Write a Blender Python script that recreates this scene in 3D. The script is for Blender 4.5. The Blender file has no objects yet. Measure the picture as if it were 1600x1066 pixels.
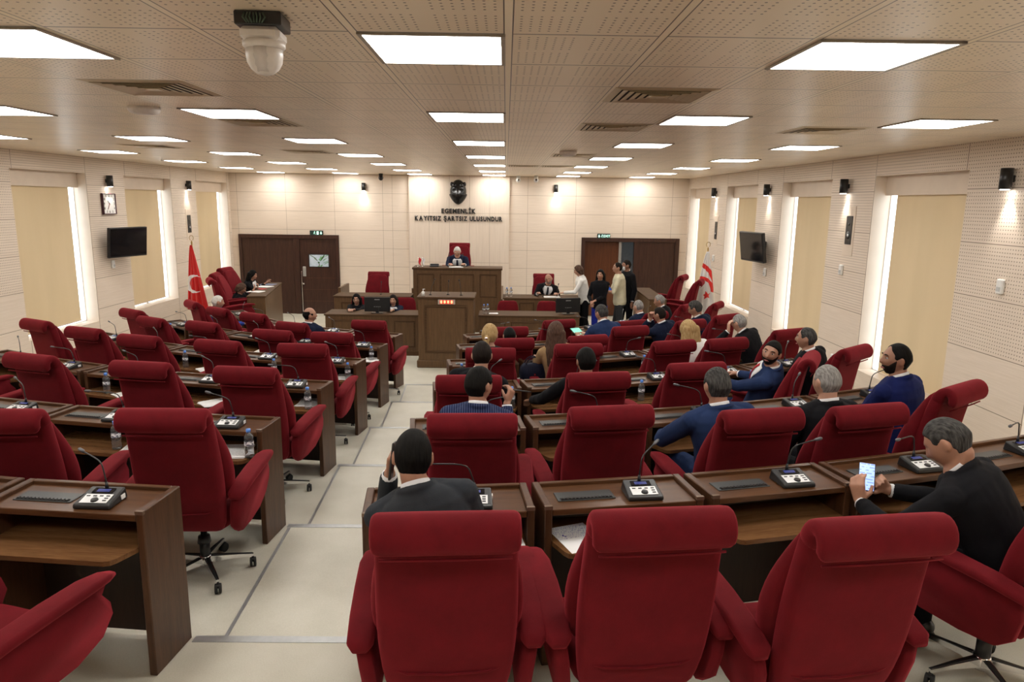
import bpy, math, random
from math import sin, cos, pi, radians, sqrt, atan2
from mathutils import Vector, Matrix, noise
random.seed(7)
S = bpy.context.scene
COL = S.collection
V = Vector

# ------------------------------------------------------------------ materials
MATS = {}
def srgb(r, g, b):
    f = lambda c: ((c/255)/12.92 if c/255 <= .04045 else (((c/255)+.055)/1.055)**2.4)
    return (f(r), f(g), f(b), 1)
class NT:
    """tiny helper for building shader graphs"""
    def __init__(s, name):
        s.m = bpy.data.materials.new(name); s.m.use_nodes = True
        s.t = s.m.node_tree; s.n = s.t.nodes; s.b = s.n['Principled BSDF']
    def set(s, **k):
        for a, v in k.items():
            a = a.replace('_', ' ')
            if hasattr(v, 'is_linked') or isinstance(v, bpy.types.NodeSocket): s.t.links.new(v, s.b.inputs[a])
            else: s.b.inputs[a].default_value = v
        return s
    def put(s, sock, v):
        if isinstance(v, bpy.types.NodeSocket): s.t.links.new(v, sock)
        elif v is not None: sock.default_value = v
    def M(s, op, a, b=None, c=None):
        n = s.n.new('ShaderNodeMath'); n.operation = op
        for i, v in enumerate((a, b, c)):
            if v is not None: s.put(n.inputs[i], v)
        return n.outputs[0]
    def coords(s, kind='Object'):
        n = s.n.new('ShaderNodeTexCoord'); x = s.n.new('ShaderNodeSeparateXYZ')
        s.t.links.new(n.outputs[kind], x.inputs[0]); return n.outputs[kind], x.outputs[0], x.outputs[1], x.outputs[2]
    def mapping(s, vec, scale=(1, 1, 1), rot=(0, 0, 0)):
        n = s.n.new('ShaderNodeMapping'); s.t.links.new(vec, n.inputs[0]); n.inputs['Scale'].default_value = scale; n.inputs['Rotation'].default_value = rot
        return n.outputs[0]
    def noise(s, vec, scale=5, detail=3, rough=.5):
        n = s.n.new('ShaderNodeTexNoise'); s.t.links.new(vec, n.inputs['Vector'])
        n.inputs['Scale'].default_value = scale; n.inputs['Detail'].default_value = detail; n.inputs['Roughness'].default_value = rough
        return n.outputs['Fac']
    def ramp(s, fac, stops):
        n = s.n.new('ShaderNodeValToRGB'); s.put(n.inputs[0], fac)
        e = n.color_ramp.elements
        while len(e) < len(stops): e.new(.5)
        for i, (p, c) in enumerate(stops): e[i].position = p; e[i].color = c
        return n.outputs[0]
    def mix(s, fac, a, b):
        n = s.n.new('ShaderNodeMix'); n.data_type = 'RGBA'
        s.put(n.inputs[0], fac); s.put(n.inputs[6], a); s.put(n.inputs[7], b); return n.outputs[2]
    def bump(s, h, dist=.01, strength=.5):
        n = s.n.new('ShaderNodeBump'); s.put(n.inputs['Height'], h); n.inputs['Distance'].default_value = dist; n.inputs['Strength'].default_value = strength
        s.t.links.new(n.outputs[0], s.b.inputs['Normal'])
    def line(s, x, pitch, off, w):
        """1 on a thin line at off + n*pitch"""
        a = s.M('FRACT', s.M('DIVIDE', s.M('SUBTRACT', x, off-pitch/2), pitch))
        return s.M('LESS_THAN', s.M('ABSOLUTE', s.M('SUBTRACT', a, .5)), w/2/pitch)
    def dots(s, x, y, p, r, ox=0, oy=0):
        a = s.M('MULTIPLY', s.M('SUBTRACT', s.M('FRACT', s.M('DIVIDE', s.M('SUBTRACT', x, ox), p)), .5), p)
        b = s.M('MULTIPLY', s.M('SUBTRACT', s.M('FRACT', s.M('DIVIDE', s.M('SUBTRACT', y, oy), p)), .5), p)
        return s.M('LESS_THAN', s.M('ADD', s.M('MULTIPLY', a, a), s.M('MULTIPLY', b, b)), r*r)

def plain(name, col, rough=.5, metal=0., bumps=None, var=.06, **kw):
    """solid colour with slight procedural variation"""
    if name in MATS: return MATS[name]
    g = NT(name); vec, x, y, z = g.coords()
    f = g.noise(vec, (bumps or (30, 0))[0], 3)
    lo = tuple(c*(1-var) for c in col[:3])+(1,); hi = tuple(min(1, c*(1+var)) for c in col[:3])+(1,)
    g.set(Base_Color=g.ramp(f, [(.3, lo), (.7, hi)]), Roughness=rough, Metallic=metal)
    for k, v in kw.items(): g.b.inputs[k.replace('_', ' ')].default_value = v
    if bumps: g.bump(f, bumps[1], .6)
    MATS[name] = g.m; return g.m
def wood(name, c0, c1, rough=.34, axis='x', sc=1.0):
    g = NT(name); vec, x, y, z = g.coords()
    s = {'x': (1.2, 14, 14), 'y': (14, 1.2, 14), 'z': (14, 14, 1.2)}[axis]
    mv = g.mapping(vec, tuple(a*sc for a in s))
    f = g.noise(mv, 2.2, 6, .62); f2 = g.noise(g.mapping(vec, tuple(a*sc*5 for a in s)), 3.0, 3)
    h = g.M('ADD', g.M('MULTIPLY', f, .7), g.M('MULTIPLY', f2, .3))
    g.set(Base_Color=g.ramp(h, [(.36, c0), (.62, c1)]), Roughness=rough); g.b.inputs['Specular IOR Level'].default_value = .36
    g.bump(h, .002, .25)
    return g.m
def velvet():
    g = NT('red velvet'); vec, x, y, z = g.coords()
    f = g.noise(vec, 7, 4, .6); f2 = g.noise(vec, 400, 1)
    g.set(Base_Color=g.ramp(f, [(.3, (.088, .0030, .0058, 1)), (.7, (.130, .0046, .0088, 1))]), Roughness=.85)
    g.b.inputs['Sheen Weight'].default_value = .34; g.b.inputs['Sheen Roughness'].default_value = .45
    g.b.inputs['Sheen Tint'].default_value = (1, .10, .14, 1); g.b.inputs['Specular IOR Level'].default_value = .15
    g.bump(g.M('ADD', g.M('MULTIPLY', f, 3), f2), .0016, .35)
    return g.m
def emis(name, col, st):
    m = bpy.data.materials.new(name); m.use_nodes = True; b = m.node_tree.nodes['Principled BSDF']
    b.inputs['Base Color'].default_value = col; b.inputs['Emission Color'].default_value = col; b.inputs['Emission Strength'].default_value = st
    return m
WOOD = wood('dark walnut veneer', (.056, .0225, .0085, 1), (.105, .045, .018, 1), .3)
SHADEW = wood('shaded walnut veneer', (.014, .007, .004, 1), (.026, .013, .008, 1), .4, 'z')  # walnut with the shade beneath the desks put into its colour
WOODZ = wood('dark walnut veneer upright', (.048, .020, .0085, 1), (.088, .038, .017, 1), .36, 'z')
WOODS = wood('warm walnut writing board', (.115, .052, .020, 1), (.19, .092, .038, 1), .27)
DAISW = wood('oak brown panelling', (.085, .044, .019, 1), (.135, .074, .033, 1), .38, 'z')
DAISD = wood('oak brown moulding', (.06, .031, .014, 1), (.095, .051, .023, 1), .6, 'x'); DAISD.node_tree.nodes['Principled BSDF'].inputs['Specular IOR Level'].default_value = .2
DOORW = wood('dark brown door veneer', (.035, .015, .011, 1), (.062, .028, .019, 1), .32, 'z')
DOORL = wood('reddish door veneer', (.085, .028, .012, 1), (.13, .045, .019, 1), .3, 'z')
VEL = velvet()
BLK = plain('black plastic', (.012, .012, .013, 1), .35)
BLKM = plain('black rubber', (.01, .01, .01, 1), .7)
CHR = plain('polished chrome', (.75, .75, .76, 1), .16, 1.0)
SILV = plain('silver plate', (.72, .73, .74, 1), .35, .1)
GREYP = plain('dark grey inset plate', (.05, .055, .056, 1), .38, .3)
WHT = plain('white plastic', (.82, .82, .80, 1), .4)
CAMW = plain('white camera shell', (.72, .68, .65, 1), .35)
STICK = plain('white sticker', (.85, .85, .85, 1), .6)
SCRB = emis('blue lit display', (.015, .025, .16, 1), .10)
PAPER = plain('white paper', (.84, .84, .83, 1), .8)
TRIM = plain('aluminium nosing', (.46, .47, .47, 1), .35, .6)
SCREEN = plain('glossy black screen', (.008, .008, .01, 1), .08)

def paper_written():
    g = NT('paper with blue handwriting'); vec, x, y, z = g.coords()
    rows = g.M('LESS_THAN', g.M('FRACT', g.M('MULTIPLY', y, 70)), .4)
    n = g.noise(g.mapping(vec, (260, 60, 1)), 1, 2)
    big = g.M('GREATER_THAN', g.noise(vec, 16, 2), .66)
    ink = g.M('MAXIMUM', g.M('MULTIPLY', rows, g.M('GREATER_THAN', n, .54)), big)
    ink = g.M('MULTIPLY', ink, g.M('GREATER_THAN', y, .0))
    g.set(Base_Color=g.mix(ink, (.84, .84, .85, 1), (.10, .09, .42, 1)), Roughness=.8); return g.m
def paper_print():
    g = NT('printed paper'); vec, x, y, z = g.coords()
    rows = g.M('LESS_THAN', g.M('FRACT', g.M('MULTIPLY', y, 90)), .35)
    n = g.M('GREATER_THAN', g.noise(g.mapping(vec, (180, 90, 1)), 1, 1), .47)
    ins = g.M('MULTIPLY', g.M('LESS_THAN', g.M('ABSOLUTE', x), .085), g.M('LESS_THAN', g.M('ABSOLUTE', y), .115))
    g.set(Base_Color=g.mix(g.M('MULTIPLY', g.M('MULTIPLY', rows, n), ins), (.84, .84, .84, 1), (.35, .35, .37, 1)), Roughness=.8); return g.m
PWRIT, PPRINT = paper_written(), paper_print()

def laminate(name, axis, perf=True):
    """cream wood laminate wall with panel seams; perforated above 1.54 m"""
    g = NT(name); vec, x, y, z = g.coords(); u = {'x': x, 'y': y}[axis]
    grain = g.noise(g.mapping(vec, (1.3, 1.3, 40)), 1.5, 4, .6)
    base = g.ramp(grain, [(.3, srgb(221, 206, 189)), (.7, srgb(233, 219, 204))])
    seam = g.line(z, .52, .50, .007) if axis == 'y' else g.line(z, .46, .32, .007)
    if axis == 'y':
        v = g.line(u, 3.05, 4.30, .010)
        v = g.M('MAXIMUM', v, g.line(u, 3.05, 6.10+.0, .010))
    else:
        v = g.M('MAXIMUM', g.line(u, 1.22, -4.33, .007), g.line(u, 20, -2.87, .007))
    mask = g.M('MAXIMUM', seam, v)
    col = g.mix(mask, base, srgb(165, 148, 130) if axis == 'x' else srgb(135, 118, 101))
    if perf:
        d = g.dots(u, z, .0346, .0058)
        # margins beside the seams
        zz = g.M('ABSOLUTE', g.M('SUBTRACT', g.M('FRACT', g.M('DIVIDE', g.M('SUBTRACT', z, .50), .52)), .5))
        d = g.M('MULTIPLY', d, g.M('LESS_THAN', zz, .455))
        d = g.M('MULTIPLY', d, g.M('GREATER_THAN', z, 1.56))
        col = g.mix(d, col, srgb(122, 105, 89))
    g.set(Base_Color=col, Roughness=.5); g.b.inputs['Specular IOR Level'].default_value = .35
    return g.m
LAMY = laminate('perforated cream laminate', 'y'); LAMX = laminate('cream laminate panels', 'x', False)
LAMP = plain('plain cream laminate', srgb(221, 205, 187), .5, 0, (6, 0), .03)
def centre_panel():
    g = NT('cream centre panelling'); vec, x, y, z = g.coords()
    grain = g.noise(g.mapping(vec, (40, 1, 1.3)), 1.5, 4, .6)
    base = g.ramp(grain, [(.3, srgb(222, 207, 190)), (.7, srgb(233, 219, 203))])
    m = g.M('MAXIMUM', g.line(x, .508, -2.44, .006), g.line(z, 1.24, 2.62, .006))
    g.set(Base_Color=g.mix(m, base, srgb(165, 148, 130)), Roughness=.45); return g.m

# ------------------------------------------------------------------ mesh tools
class MB:
    def __init__(s): s.v = []; s.f = []; s.m = []; s.sm = []; s.M = Matrix()
    def add(s, vs, fs, mat=0, smooth=False):
        o = len(s.v); s.v += [s.M @ V(p) for p in vs]
        s.f += [tuple(i+o for i in f) for f in fs]; s.m += [mat]*len(fs); s.sm += [smooth]*len(fs); return s
    def box(s, x0, x1, y0, y1, z0, z1, mat=0, bev=0.):
        b = min(bev, (x1-x0)*.45, (y1-y0)*.45, (z1-z0)*.45)
        if b <= 0:
            vs = [(x, y, z) for z in (z0, z1) for y in (y0, y1) for x in (x0, x1)]
            return s.add(vs, [(0, 2, 3, 1), (4, 5, 7, 6), (0, 1, 5, 4), (2, 6, 7, 3), (0, 4, 6, 2), (1, 3, 7, 5)], mat)
        vs = []; idx = {}
        X = ((x0, 1), (x1, -1)); Y = ((y0, 1), (y1, -1)); Z = ((z0, 1), (z1, -1))
        for i in (0, 1):
            for j in (0, 1):
                for k in (0, 1):
                    for a in range(3):
                        p = [X[i][0]+X[i][1]*b, Y[j][0]+Y[j][1]*b, Z[k][0]+Z[k][1]*b]
                        p[a] = (X[i][0], Y[j][0], Z[k][0])[a]
                        idx[i, j, k, a] = len(vs); vs.append(tuple(p))
        fs = []
        for a in range(3):
            for q in (0, 1):
                r = [(0, 0), (1, 0), (1, 1), (0, 1)]
                c = []
                for (m, n) in r:
                    t = [m, n]; t.insert(a, q); c.append(idx[t[0], t[1], t[2], a])
                if (q == 0) != (a == 1): c.reverse()
                fs.append(tuple(c))
        for a in range(3):
            o = [t for t in range(3) if t != a]
            for m in (0, 1):
                for n in (0, 1):
                    t0 = [0, 0, 0]; t1 = [0, 0, 0]; t0[o[0]] = t1[o[0]] = m; t0[o[1]] = t1[o[1]] = n; t1[a] = 1
                    q = [idx[(*t0, o[0])], idx[(*t1, o[0])], idx[(*t1, o[1])], idx[(*t0, o[1])]]
                    fs.append(tuple(q))
        for i in (0, 1):
            for j in (0, 1):
                for k in (0, 1): fs.append((idx[i, j, k, 0], idx[i, j, k, 1], idx[i, j, k, 2]))
        # orient outward
        c = V(((x0+x1)/2, (y0+y1)/2, (z0+z1)/2)); out = []
        for f in fs:
            p = [V(vs[i]) for i in f]; n = (p[1]-p[0]).cross(p[2]-p[0]); m = sum(p, V())/len(p)
            out.append(f if n.dot(m-c) > 0 else tuple(reversed(f)))
        return s.add(vs, out, mat)
    def loft(s, rings, mat=0, smooth=True, cap=True, closed=False):
        n = len(rings[0]); vs = [p for r in rings for p in r]; fs = []
        R = len(rings)
        for i in range(R if closed else R-1):
            for j in range(n):
                a, b = i*n+j, i*n+(j+1) % n; c, d = ((i+1) % R)*n+(j+1) % n, ((i+1) % R)*n+j
                fs.append((a, b, c, d))
        if cap and not closed: fs += [tuple(range(n-1, -1, -1)), tuple((R-1)*n+j for j in range(n))]
        return s.add(vs, fs, mat, smooth)
    def tube(s, pts, rs, n=10, mat=0, smooth=True, cap=True, ell=1.0):
        pts = [V(p) for p in pts]
        if not hasattr(rs, '__len__'): rs = [rs]*len(pts)
        t0 = (pts[1]-pts[0]).normalized(); up = V((0, 0, 1)) if abs(t0.z) < .9 else V((1, 0, 0))
        x = t0.cross(up).normalized(); rings = []
        for i, p in enumerate(pts):
            t = (pts[min(i+1, len(pts)-1)]-pts[max(i-1, 0)]).normalized()
            x = (x-t*x.dot(t)).normalized(); y = t.cross(x)
            rings.append([p+(x*cos(a)+y*sin(a)*ell)*rs[i] for a in [2*pi*k/n for k in range(n)]])
        return s.loft(rings, mat, smooth, cap)
    def cap(s, p0, r0, p1, r1, n=12, mat=0):
        """tapered capsule"""
        p0 = V(p0); p1 = V(p1); d = p1-p0; L = d.length
        if L < 1e-6: d = V((0, 0, 1e-4))
        t = d.normalized(); pts = []; rs = []
        for a in (80, 50, 20): pts.append(p0-t*r0*sin(radians(a))); rs.append(r0*cos(radians(a)))
        pts += [p0+d*k/2 for k in range(3)]; rs += [r0+(r1-r0)*k/2 for k in range(3)]
        for a in (20, 50, 80): pts.append(p1+t*r1*sin(radians(a))); rs.append(r1*cos(radians(a)))
        return s.tube(pts, rs, n, mat)
    def ell(s, c, r, nu=16, nv=10, mat=0, rot=None):
        c = V(c); rings = []
        for j in range(nv+1):
            ph = -pi/2+pi*(j+.5*(j == 0)*.2-.5*(j == nv)*.2)/nv
            ring = []
            for i in range(nu):
                th = 2*pi*i/nu; p = V((r[0]*cos(ph)*cos(th), r[1]*cos(ph)*sin(th), r[2]*sin(ph)))
                if rot: p = rot @ p
                ring.append(c+p)
            rings.append(ring)
        return s.loft(rings, mat, True, True)
    def poly(s, pts, y0, y1, plane='xz', mat=0, smooth=False):
        """extrude a 2-D outline"""
        n = len(pts)
        def P(a, b, t): return {'xz': (a, t, b), 'yz': (t, a, b), 'xy': (a, b, t)}[plane]
        A = [P(a, b, y0) for a, b in pts]; B = [P(a, b, y1) for a, b in pts]
        fs = [tuple(range(n)), tuple(range(2*n-1, n-1, -1))]+[(i, i+n, (i+1) % n+n, (i+1) % n) for i in range(n)]
        return s.add(A+B, fs, mat, smooth)
    def mesh(s, name, mats):
        me = bpy.data.meshes.new(name); me.from_pydata([tuple(p) for p in s.v], [], s.f); me.update()
        for m in (mats if isinstance(mats, (list, tuple)) else [mats]): me.materials.append(m)
        me.polygons.foreach_set('material_index', s.m); me.polygons.foreach_set('use_smooth', s.sm); me.update()
        import bmesh
        bm = bmesh.new(); bm.from_mesh(me); bmesh.ops.recalc_face_normals(bm, faces=bm.faces); bm.to_mesh(me); bm.free()
        return me
    def build(s, name, mats, parent=None, loc=None):
        o = bpy.data.objects.new(name, s.mesh(name, mats)); COL.objects.link(o)
        if parent: o.parent = parent
        if loc: o.location = loc
        return o
def tag(o, label, cat, group=None, kind=None):
    o['label'] = label; o['category'] = cat
    if group: o['group'] = group
    if kind: o['kind'] = kind
    return o
def thing(name, label, cat, loc=(0, 0, 0), rz=0., group=None):
    o = bpy.data.objects.new(name, None); COL.objects.link(o); o.empty_display_size = .05
    o.location = loc; o.rotation_euler = (0, 0, radians(rz)); return tag(o, label, cat, group)
def struct(o): o['kind'] = 'structure'; return o
KIDS = {}
def dup(root, loc, rz, label, group=None):
    def cp(o, par):
        c = o.copy(); COL.objects.link(c); c.parent = par
        for ch in o.children: cp(ch, c)
        return c
    if root.name not in KIDS: KIDS[root.name] = 1
    r = cp(root, None); r.location = loc; r.rotation_euler = (0, 0, radians(rz)); r['label'] = label
    if group: r['group'] = group
    return r
WORK = bpy.data.scenes.new('workbench')
def baked(o):
    """mesh of an object with its modifiers applied, evaluated in a scene of its own"""
    WORK.collection.objects.link(o); vl = WORK.view_layers[0]; vl.update(); dg = vl.depsgraph; dg.update()
    me = bpy.data.meshes.new_from_object(o.evaluated_get(dg)); WORK.collection.objects.unlink(o); return me
def subsurf(o, lv=1):
    m = o.modifiers.new('s', 'SUBSURF'); m.levels = lv; m.render_levels = lv
    p = o.parent; o.parent = None; me = baked(o); o.parent = p; o.modifiers.clear(); o.data = me; return o
def rrect(w, t, n=5, e=.45):
    """rounded rectangle outline, w x t"""
    r = min(w, t)*e; pts = []
    for cx, cy, a0 in ((w/2-r, t/2-r, 0), (-w/2+r, t/2-r, 90), (-w/2+r, -t/2+r, 180), (w/2-r, -t/2+r, 270)):
        for k in range(n): a = radians(a0+90*k/(n-1)); pts.append((cx+r*cos(a), cy+r*sin(a)))
    return pts

# ------------------------------------------------------------------ room
XL, XR, YB, YN, ZC = -6.95, 4.62, 18.45, -1.5, 3.55
TR = [12.40, 10.87, 9.35, 7.84, 6.34, 4.93]          # desk arcs
CR, CL, CY = -1.6, -.6, 15.6                         # arc centres (right block, left block)
def tz(k): return .768-.128*k if k < 6 else 0.
YK = [3.235, 4.76, 6.28, 7.79, 9.29, 10.77]
def floor_mat():
    g = NT('pale vinyl floor'); vec, x, y, z = g.coords()
    f = g.noise(vec, 3, 3); f2 = g.noise(vec, 160, 2)
    h = g.M('ADD', g.M('MULTIPLY', f, .6), g.M('MULTIPLY', f2, .4))
    g.set(Base_Color=g.ramp(h, [(.35, srgb(196, 192, 176)), (.65, srgb(212, 208, 194))]), Roughness=.42)
    g.b.inputs['Specular IOR Level'].default_value = .3
    return g.m
def make_floor():
    b = MB(); b.box(XL-.4, XR+.4, YN, YB+2.4, -.12, 0)
    for k in range(6):
        R = TR[k]; pts = []
        aL = min(math.asin(min(1, (CL-XL)/R)) if (CL-XL) < R else 9, radians(62))
        aR = min(math.asin(min(1, (XR-CR)/R)) if (XR-CR) < R else 9, radians(58))
        L = []
        for i in range(17):
            a = aL+(asinL(R)-aL)*i/16; L.append((CL-R*sin(a), CY-R*cos(a)))
        Rr = []
        for i in range(17):
            a = asinR(R)+(aR-asinR(R))*i/16; Rr.append((CR+R*sin(a), CY-R*cos(a)))
        pts = [(XL, YN), (XL, L[0][1])]+[p for p in L if p[0] > XL+1e-3]+[p for p in Rr if p[0] < XR-1e-3]+[(XR, Rr[-1][1]), (XR, YN)]
        b.poly(pts, tz(k+1)-.002, tz(k), 'xy')
    return b.build('floor', floor_mat())
def asinL(R): return math.asin((CL+1.52)/R)
def asinR(R): return math.asin((-.66-CR)/R)
struct(make_floor())
n = 0
for k in range(6):
    n += 1; y = CY-TR[k]*cos(asinL(TR[k])); y2 = CY-TR[k]*cos(asinR(TR[k]))
    z = tz(k)
    b = MB(); b.poly([(-1.52, y-.045), (-.66, y2-.045), (-.66, y2+.006), (-1.52, y+.006)], z-.02, z+.003, 'xy'); struct(b.build('trim_%d' % n, TRIM))
    if k < 5:
        y1 = CY-TR[k+1]*cos(asinL(TR[k+1])); n += 1
        b = MB(); b.poly([(-1.455, y+.02), (-1.435, y+.02), (-1.49, y1-.05), (-1.51, y1-.05)], tz(k+1)-.01, tz(k+1)+.003, 'xy'); struct(b.build('trim_%d' % n, TRIM))

def ceil_mat():
    g = NT('perforated metal ceiling tiles'); vec, x, y, z = g.coords()
    px, py = .6, .6185
    def fr(c, o, p): return g.M('MULTIPLY', g.M('FRACT', g.M('DIVIDE', g.M('SUBTRACT', c, o), p)), p)
    fx = fr(x, .002, px); fy = fr(y, 2.942-6.185, py)
    strip = g.M('GREATER_THAN', g.M('ABSOLUTE', g.M('SUBTRACT', fx, px/2)), px/2-.014)
    sline = g.M('MULTIPLY', g.M('GREATER_THAN', g.M('ABSOLUTE', g.M('SUBTRACT', fx, px/2)), px/2-.019), g.M('SUBTRACT', 1, strip))
    yl = g.M('GREATER_THAN', g.M('ABSOLUTE', g.M('SUBTRACT', fy, py/2)), py/2-.0055)
    yl = g.M('MULTIPLY', yl, g.M('SUBTRACT', 1, strip))
    # two by two fields of holes in every tile
    def fld(f, p):
        h = g.M('ABSOLUTE', g.M('SUBTRACT', f, p/2))
        return g.M('MULTIPLY', g.M('GREATER_THAN', h, .024), g.M('LESS_THAN', h, .272)), h
    mx, hx = fld(fx, px); my, hy = fld(fy, py)
    d = g.dots(hx, hy, .0354, .0052, .024, .024)
    d = g.M('MULTIPLY', d, g.M('MULTIPLY', mx, my))
    cell = g.noise(g.mapping(vec, (.55, .55, .55)), 1.7, 1)
    base = g.ramp(cell, [(.3, srgb(234, 217, 193)), (.7, srgb(241, 226, 204))])
    col = g.mix(strip, base, srgb(242, 228, 204))
    col = g.mix(g.M('MAXIMUM', yl, sline), col, srgb(62, 48, 38)); col = g.mix(d, col, srgb(82, 62, 48))
    g.set(Base_Color=col, Roughness=.32, Metallic=.0)
    g.b.inputs['Specular IOR Level'].default_value = .9
    return g.m
b = MB(); b.box(XL-.4, XR+.4, YN-.3, YB+.3, ZC, ZC+.12); struct(b.build('ceiling', ceil_mat()))

WY0 = [1.20+3.05*i-0.0 for i in range(6)]           # near edge of every window bay
WY0 = [y for y in WY0 if y < 17]
WINZ0, WINZ1, WLEN = .82, 3.29, 1.84
BLIND = None
def blind_mat():
    g = NT('beige roller blind fabric'); vec, x, y, z = g.coords()
    f = g.noise(g.mapping(vec, (1, 1.4, .2)), 2, 3); f2 = g.noise(vec, 500, 1)
    col = g.ramp(f, [(.3, srgb(222, 203, 167)), (.7, srgb(229, 210, 175))])
    g.set(Base_Color=col, Roughness=.9)
    tr = g.n.new('ShaderNodeBsdfTranslucent'); tr.inputs[0].default_value = srgb(232, 210, 170)
    mx = g.n.new('ShaderNodeMixShader'); mx.inputs[0].default_value = .12
    g.t.links.new(g.b.outputs[0], mx.inputs[1]); g.t.links.new(tr.outputs[0], mx.inputs[2])
    g.t.links.new(mx.outputs[0], g.n['Material Output'].inputs[0]); g.bump(f2, .0005, .2)
    return g.m
BLIND = blind_mat()
GLASS = bpy.data.materials.new('window glass'); GLASS.use_nodes = True
_t = GLASS.node_tree; _t.nodes.clear(); _o = _t.nodes.new('ShaderNodeOutputMaterial'); _a = _t.nodes.new('ShaderNodeBsdfTransparent'); _g = _t.nodes.new('ShaderNodeBsdfGlossy'); _g.inputs['Roughness'].default_value = .05
_m = _t.nodes.new('ShaderNodeMixShader'); _m.inputs[0].default_value = .06
_t.links.new(_a.outputs[0], _m.inputs[1]); _t.links.new(_g.outputs[0], _m.inputs[2]); _t.links.new(_m.outputs[0], _o.inputs[0])
def side_wall(side):
    x0 = XL if side == 'left' else XR; sg = -1 if side == 'left' else 1     # outward sign
    D = .24
    b = MB()
    def bx(xa, xb, y0, y1, z0, z1, m=0): b.box(min(xa, xb), max(xa, xb), y0, y1, z0, z1, m)
    bx(x0, x0+sg*D, YN, YB, 0, WINZ0); bx(x0, x0+sg*D, YN, YB, WINZ1, ZC)
    e = YN
    for y in WY0:
        bx(x0, x0+sg*D, e, y, WINZ0, WINZ1); e = y+WLEN
    bx(x0, x0+sg*D, e, YB, WINZ0, WINZ1)
    ww = b.build('wall_'+side, [LAMY, LAMP])
    for p_ in ww.data.polygons:
        if abs(p_.normal.x) < .5: p_.material_index = 1
    struct(ww)
    for i, y in enumerate(WY0):
        y1 = y+WLEN; X = x0+sg*.21
        w = bpy.data.objects.new('window_%d' % (i+1+(6 if side == 'right' else 0)), None); COL.objects.link(w); w['kind'] = 'structure'; w.location = (x0, (y+y1)/2, WINZ0)
        ox, oy, oz = x0, (y+y1)/2, WINZ0
        h = WINZ1-WINZ0
        def q(m, xa, xb, ya, yb, za, zb): m.box(min(xa, xb), max(xa, xb), ya, yb, za, zb)
        m = MB(); c = WLEN/2
        for (ya, yb, za, zb) in ((-c, -c+.03, 0, h), (c-.012, c, 0, h), (-c, c, h-.05, h), (-c, c, 0, .012), (-.03, .03, 0, h)): q(m, sg*.212, sg*.245, ya, yb, za, zb)
        m.build('window_frame', WHT, w)
        m = MB(); q(m, sg*.222, sg*.228, -c+.025, c-.01, .01, h-.04); m.build('window_pane', GLASS, w)
        m = MB(); q(m, sg*.14, sg*.20, -c, c, h-.235, h); m.build('blind_pelmet', LAMP, w)
        # roller blind: short of the far jamb (and lifted off the sill) so daylight shows
        lift = .045 if (side == 'left' and i in (3, 4, 5)) or (side == 'right' and i in (4,)) else .012
        m = MB(); N = 14
        vs = [];
        for j in range(N+1):
            yy = -c+.012+(WLEN-.20-.012)*j/N
            xx = sg*(.185+.002*sin(j*1.7+i))
            vs += [(xx, yy, lift), (xx+sg*.003, yy, lift), (xx, yy, h-.2), (xx+sg*.003, yy, h-.2)]
        fs = []
        for j in range(N):
            a = 4*j; fs += [(a, a+4, a+6, a+2), (a+1, a+3, a+7, a+5), (a, a+1, a+5, a+4)]
        m.add(vs, fs); m.build('roller_blind', BLIND, w)
        m = MB(); q(m, sg*.178, sg*.196, -c+.012, c-.20, lift-.008, lift+.012); m.build('hem_bar', LAMP, w)
side_wall('left'); side_wall('right')
# back wall (far) with two door openings, near wall behind the camera
b = MB(); T = .2
DL, DRt = (-6.72, -4.26), (1.96, 4.42)
b.box(XL-.25, DL[0], YB, YB+T, 0, ZC); b.box(DL[1], DRt[0], YB, YB+T, 0, ZC); b.box(DRt[1], XR+.25, YB, YB+T, 0, ZC)
b.box(DL[0], DL[1], YB, YB+T, 1.97, ZC); b.box(DRt[0], DRt[1], YB, YB+T, 1.99, ZC)
struct(b.build('wall_back', LAMX))
b = MB(); b.box(XL-.25, XR+.25, YN-.2, YN, 0, ZC); struct(b.build('wall_front', LAMP))
b = MB(); b.box(-2.45, .09, YB-.10, YB-.001, 0, ZC-.001, 0, .004); struct(b.build('trim_%d' % (n+1), centre_panel()))
for sd, xa, xb in (('left', XL, XL+.02), ('right', XR-.02, XR)):
    b = MB(); b.box(xa+.001, xb-.001, 12.9, YB-.001, 0, .09); struct(b.build('baseboard_'+sd, WOODZ))

# ------------------------------------------------------------------ ceiling lights, diffusers, small fittings
LITE = emis('lit opal diffuser', (1, .965, .91, 1), 11.0)
def cx(u): return .002+.6*u
def cy(v): return 2.942+.6185*v
f = MB()
for a in ((.012, .588, .003, .022), (.012, .588, .5965, .6155), (.012, .030, .003, .6155), (.570, .588, .003, .6155)):
    f.box(a[0], a[1], a[2], a[3], -.008, 0)
lamp = thing('ceiling_light', 'square ceiling light panel', 'ceiling light', group='recessed ceiling light panels')
f.build('frame', plain('grey light frame', srgb(150, 140, 128), .4), lamp)
b = MB(); b.box(.029, .571, .021, .5975, -.006, -.001); b.build('diffuser', LITE, lamp)
colname = {-10: 'leftmost column', -7: 'second column from the left', -4: 'third column from the left', -1: 'centre column', 2: 'second column from the right', 5: 'rightmost column'}
rown = {-4: 'above the camera', 0: 'nearest', 4: 'second', 8: 'third', 12: 'fourth', 16: 'fifth', 20: 'sixth', 24: 'farthest'}
first = True
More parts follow.
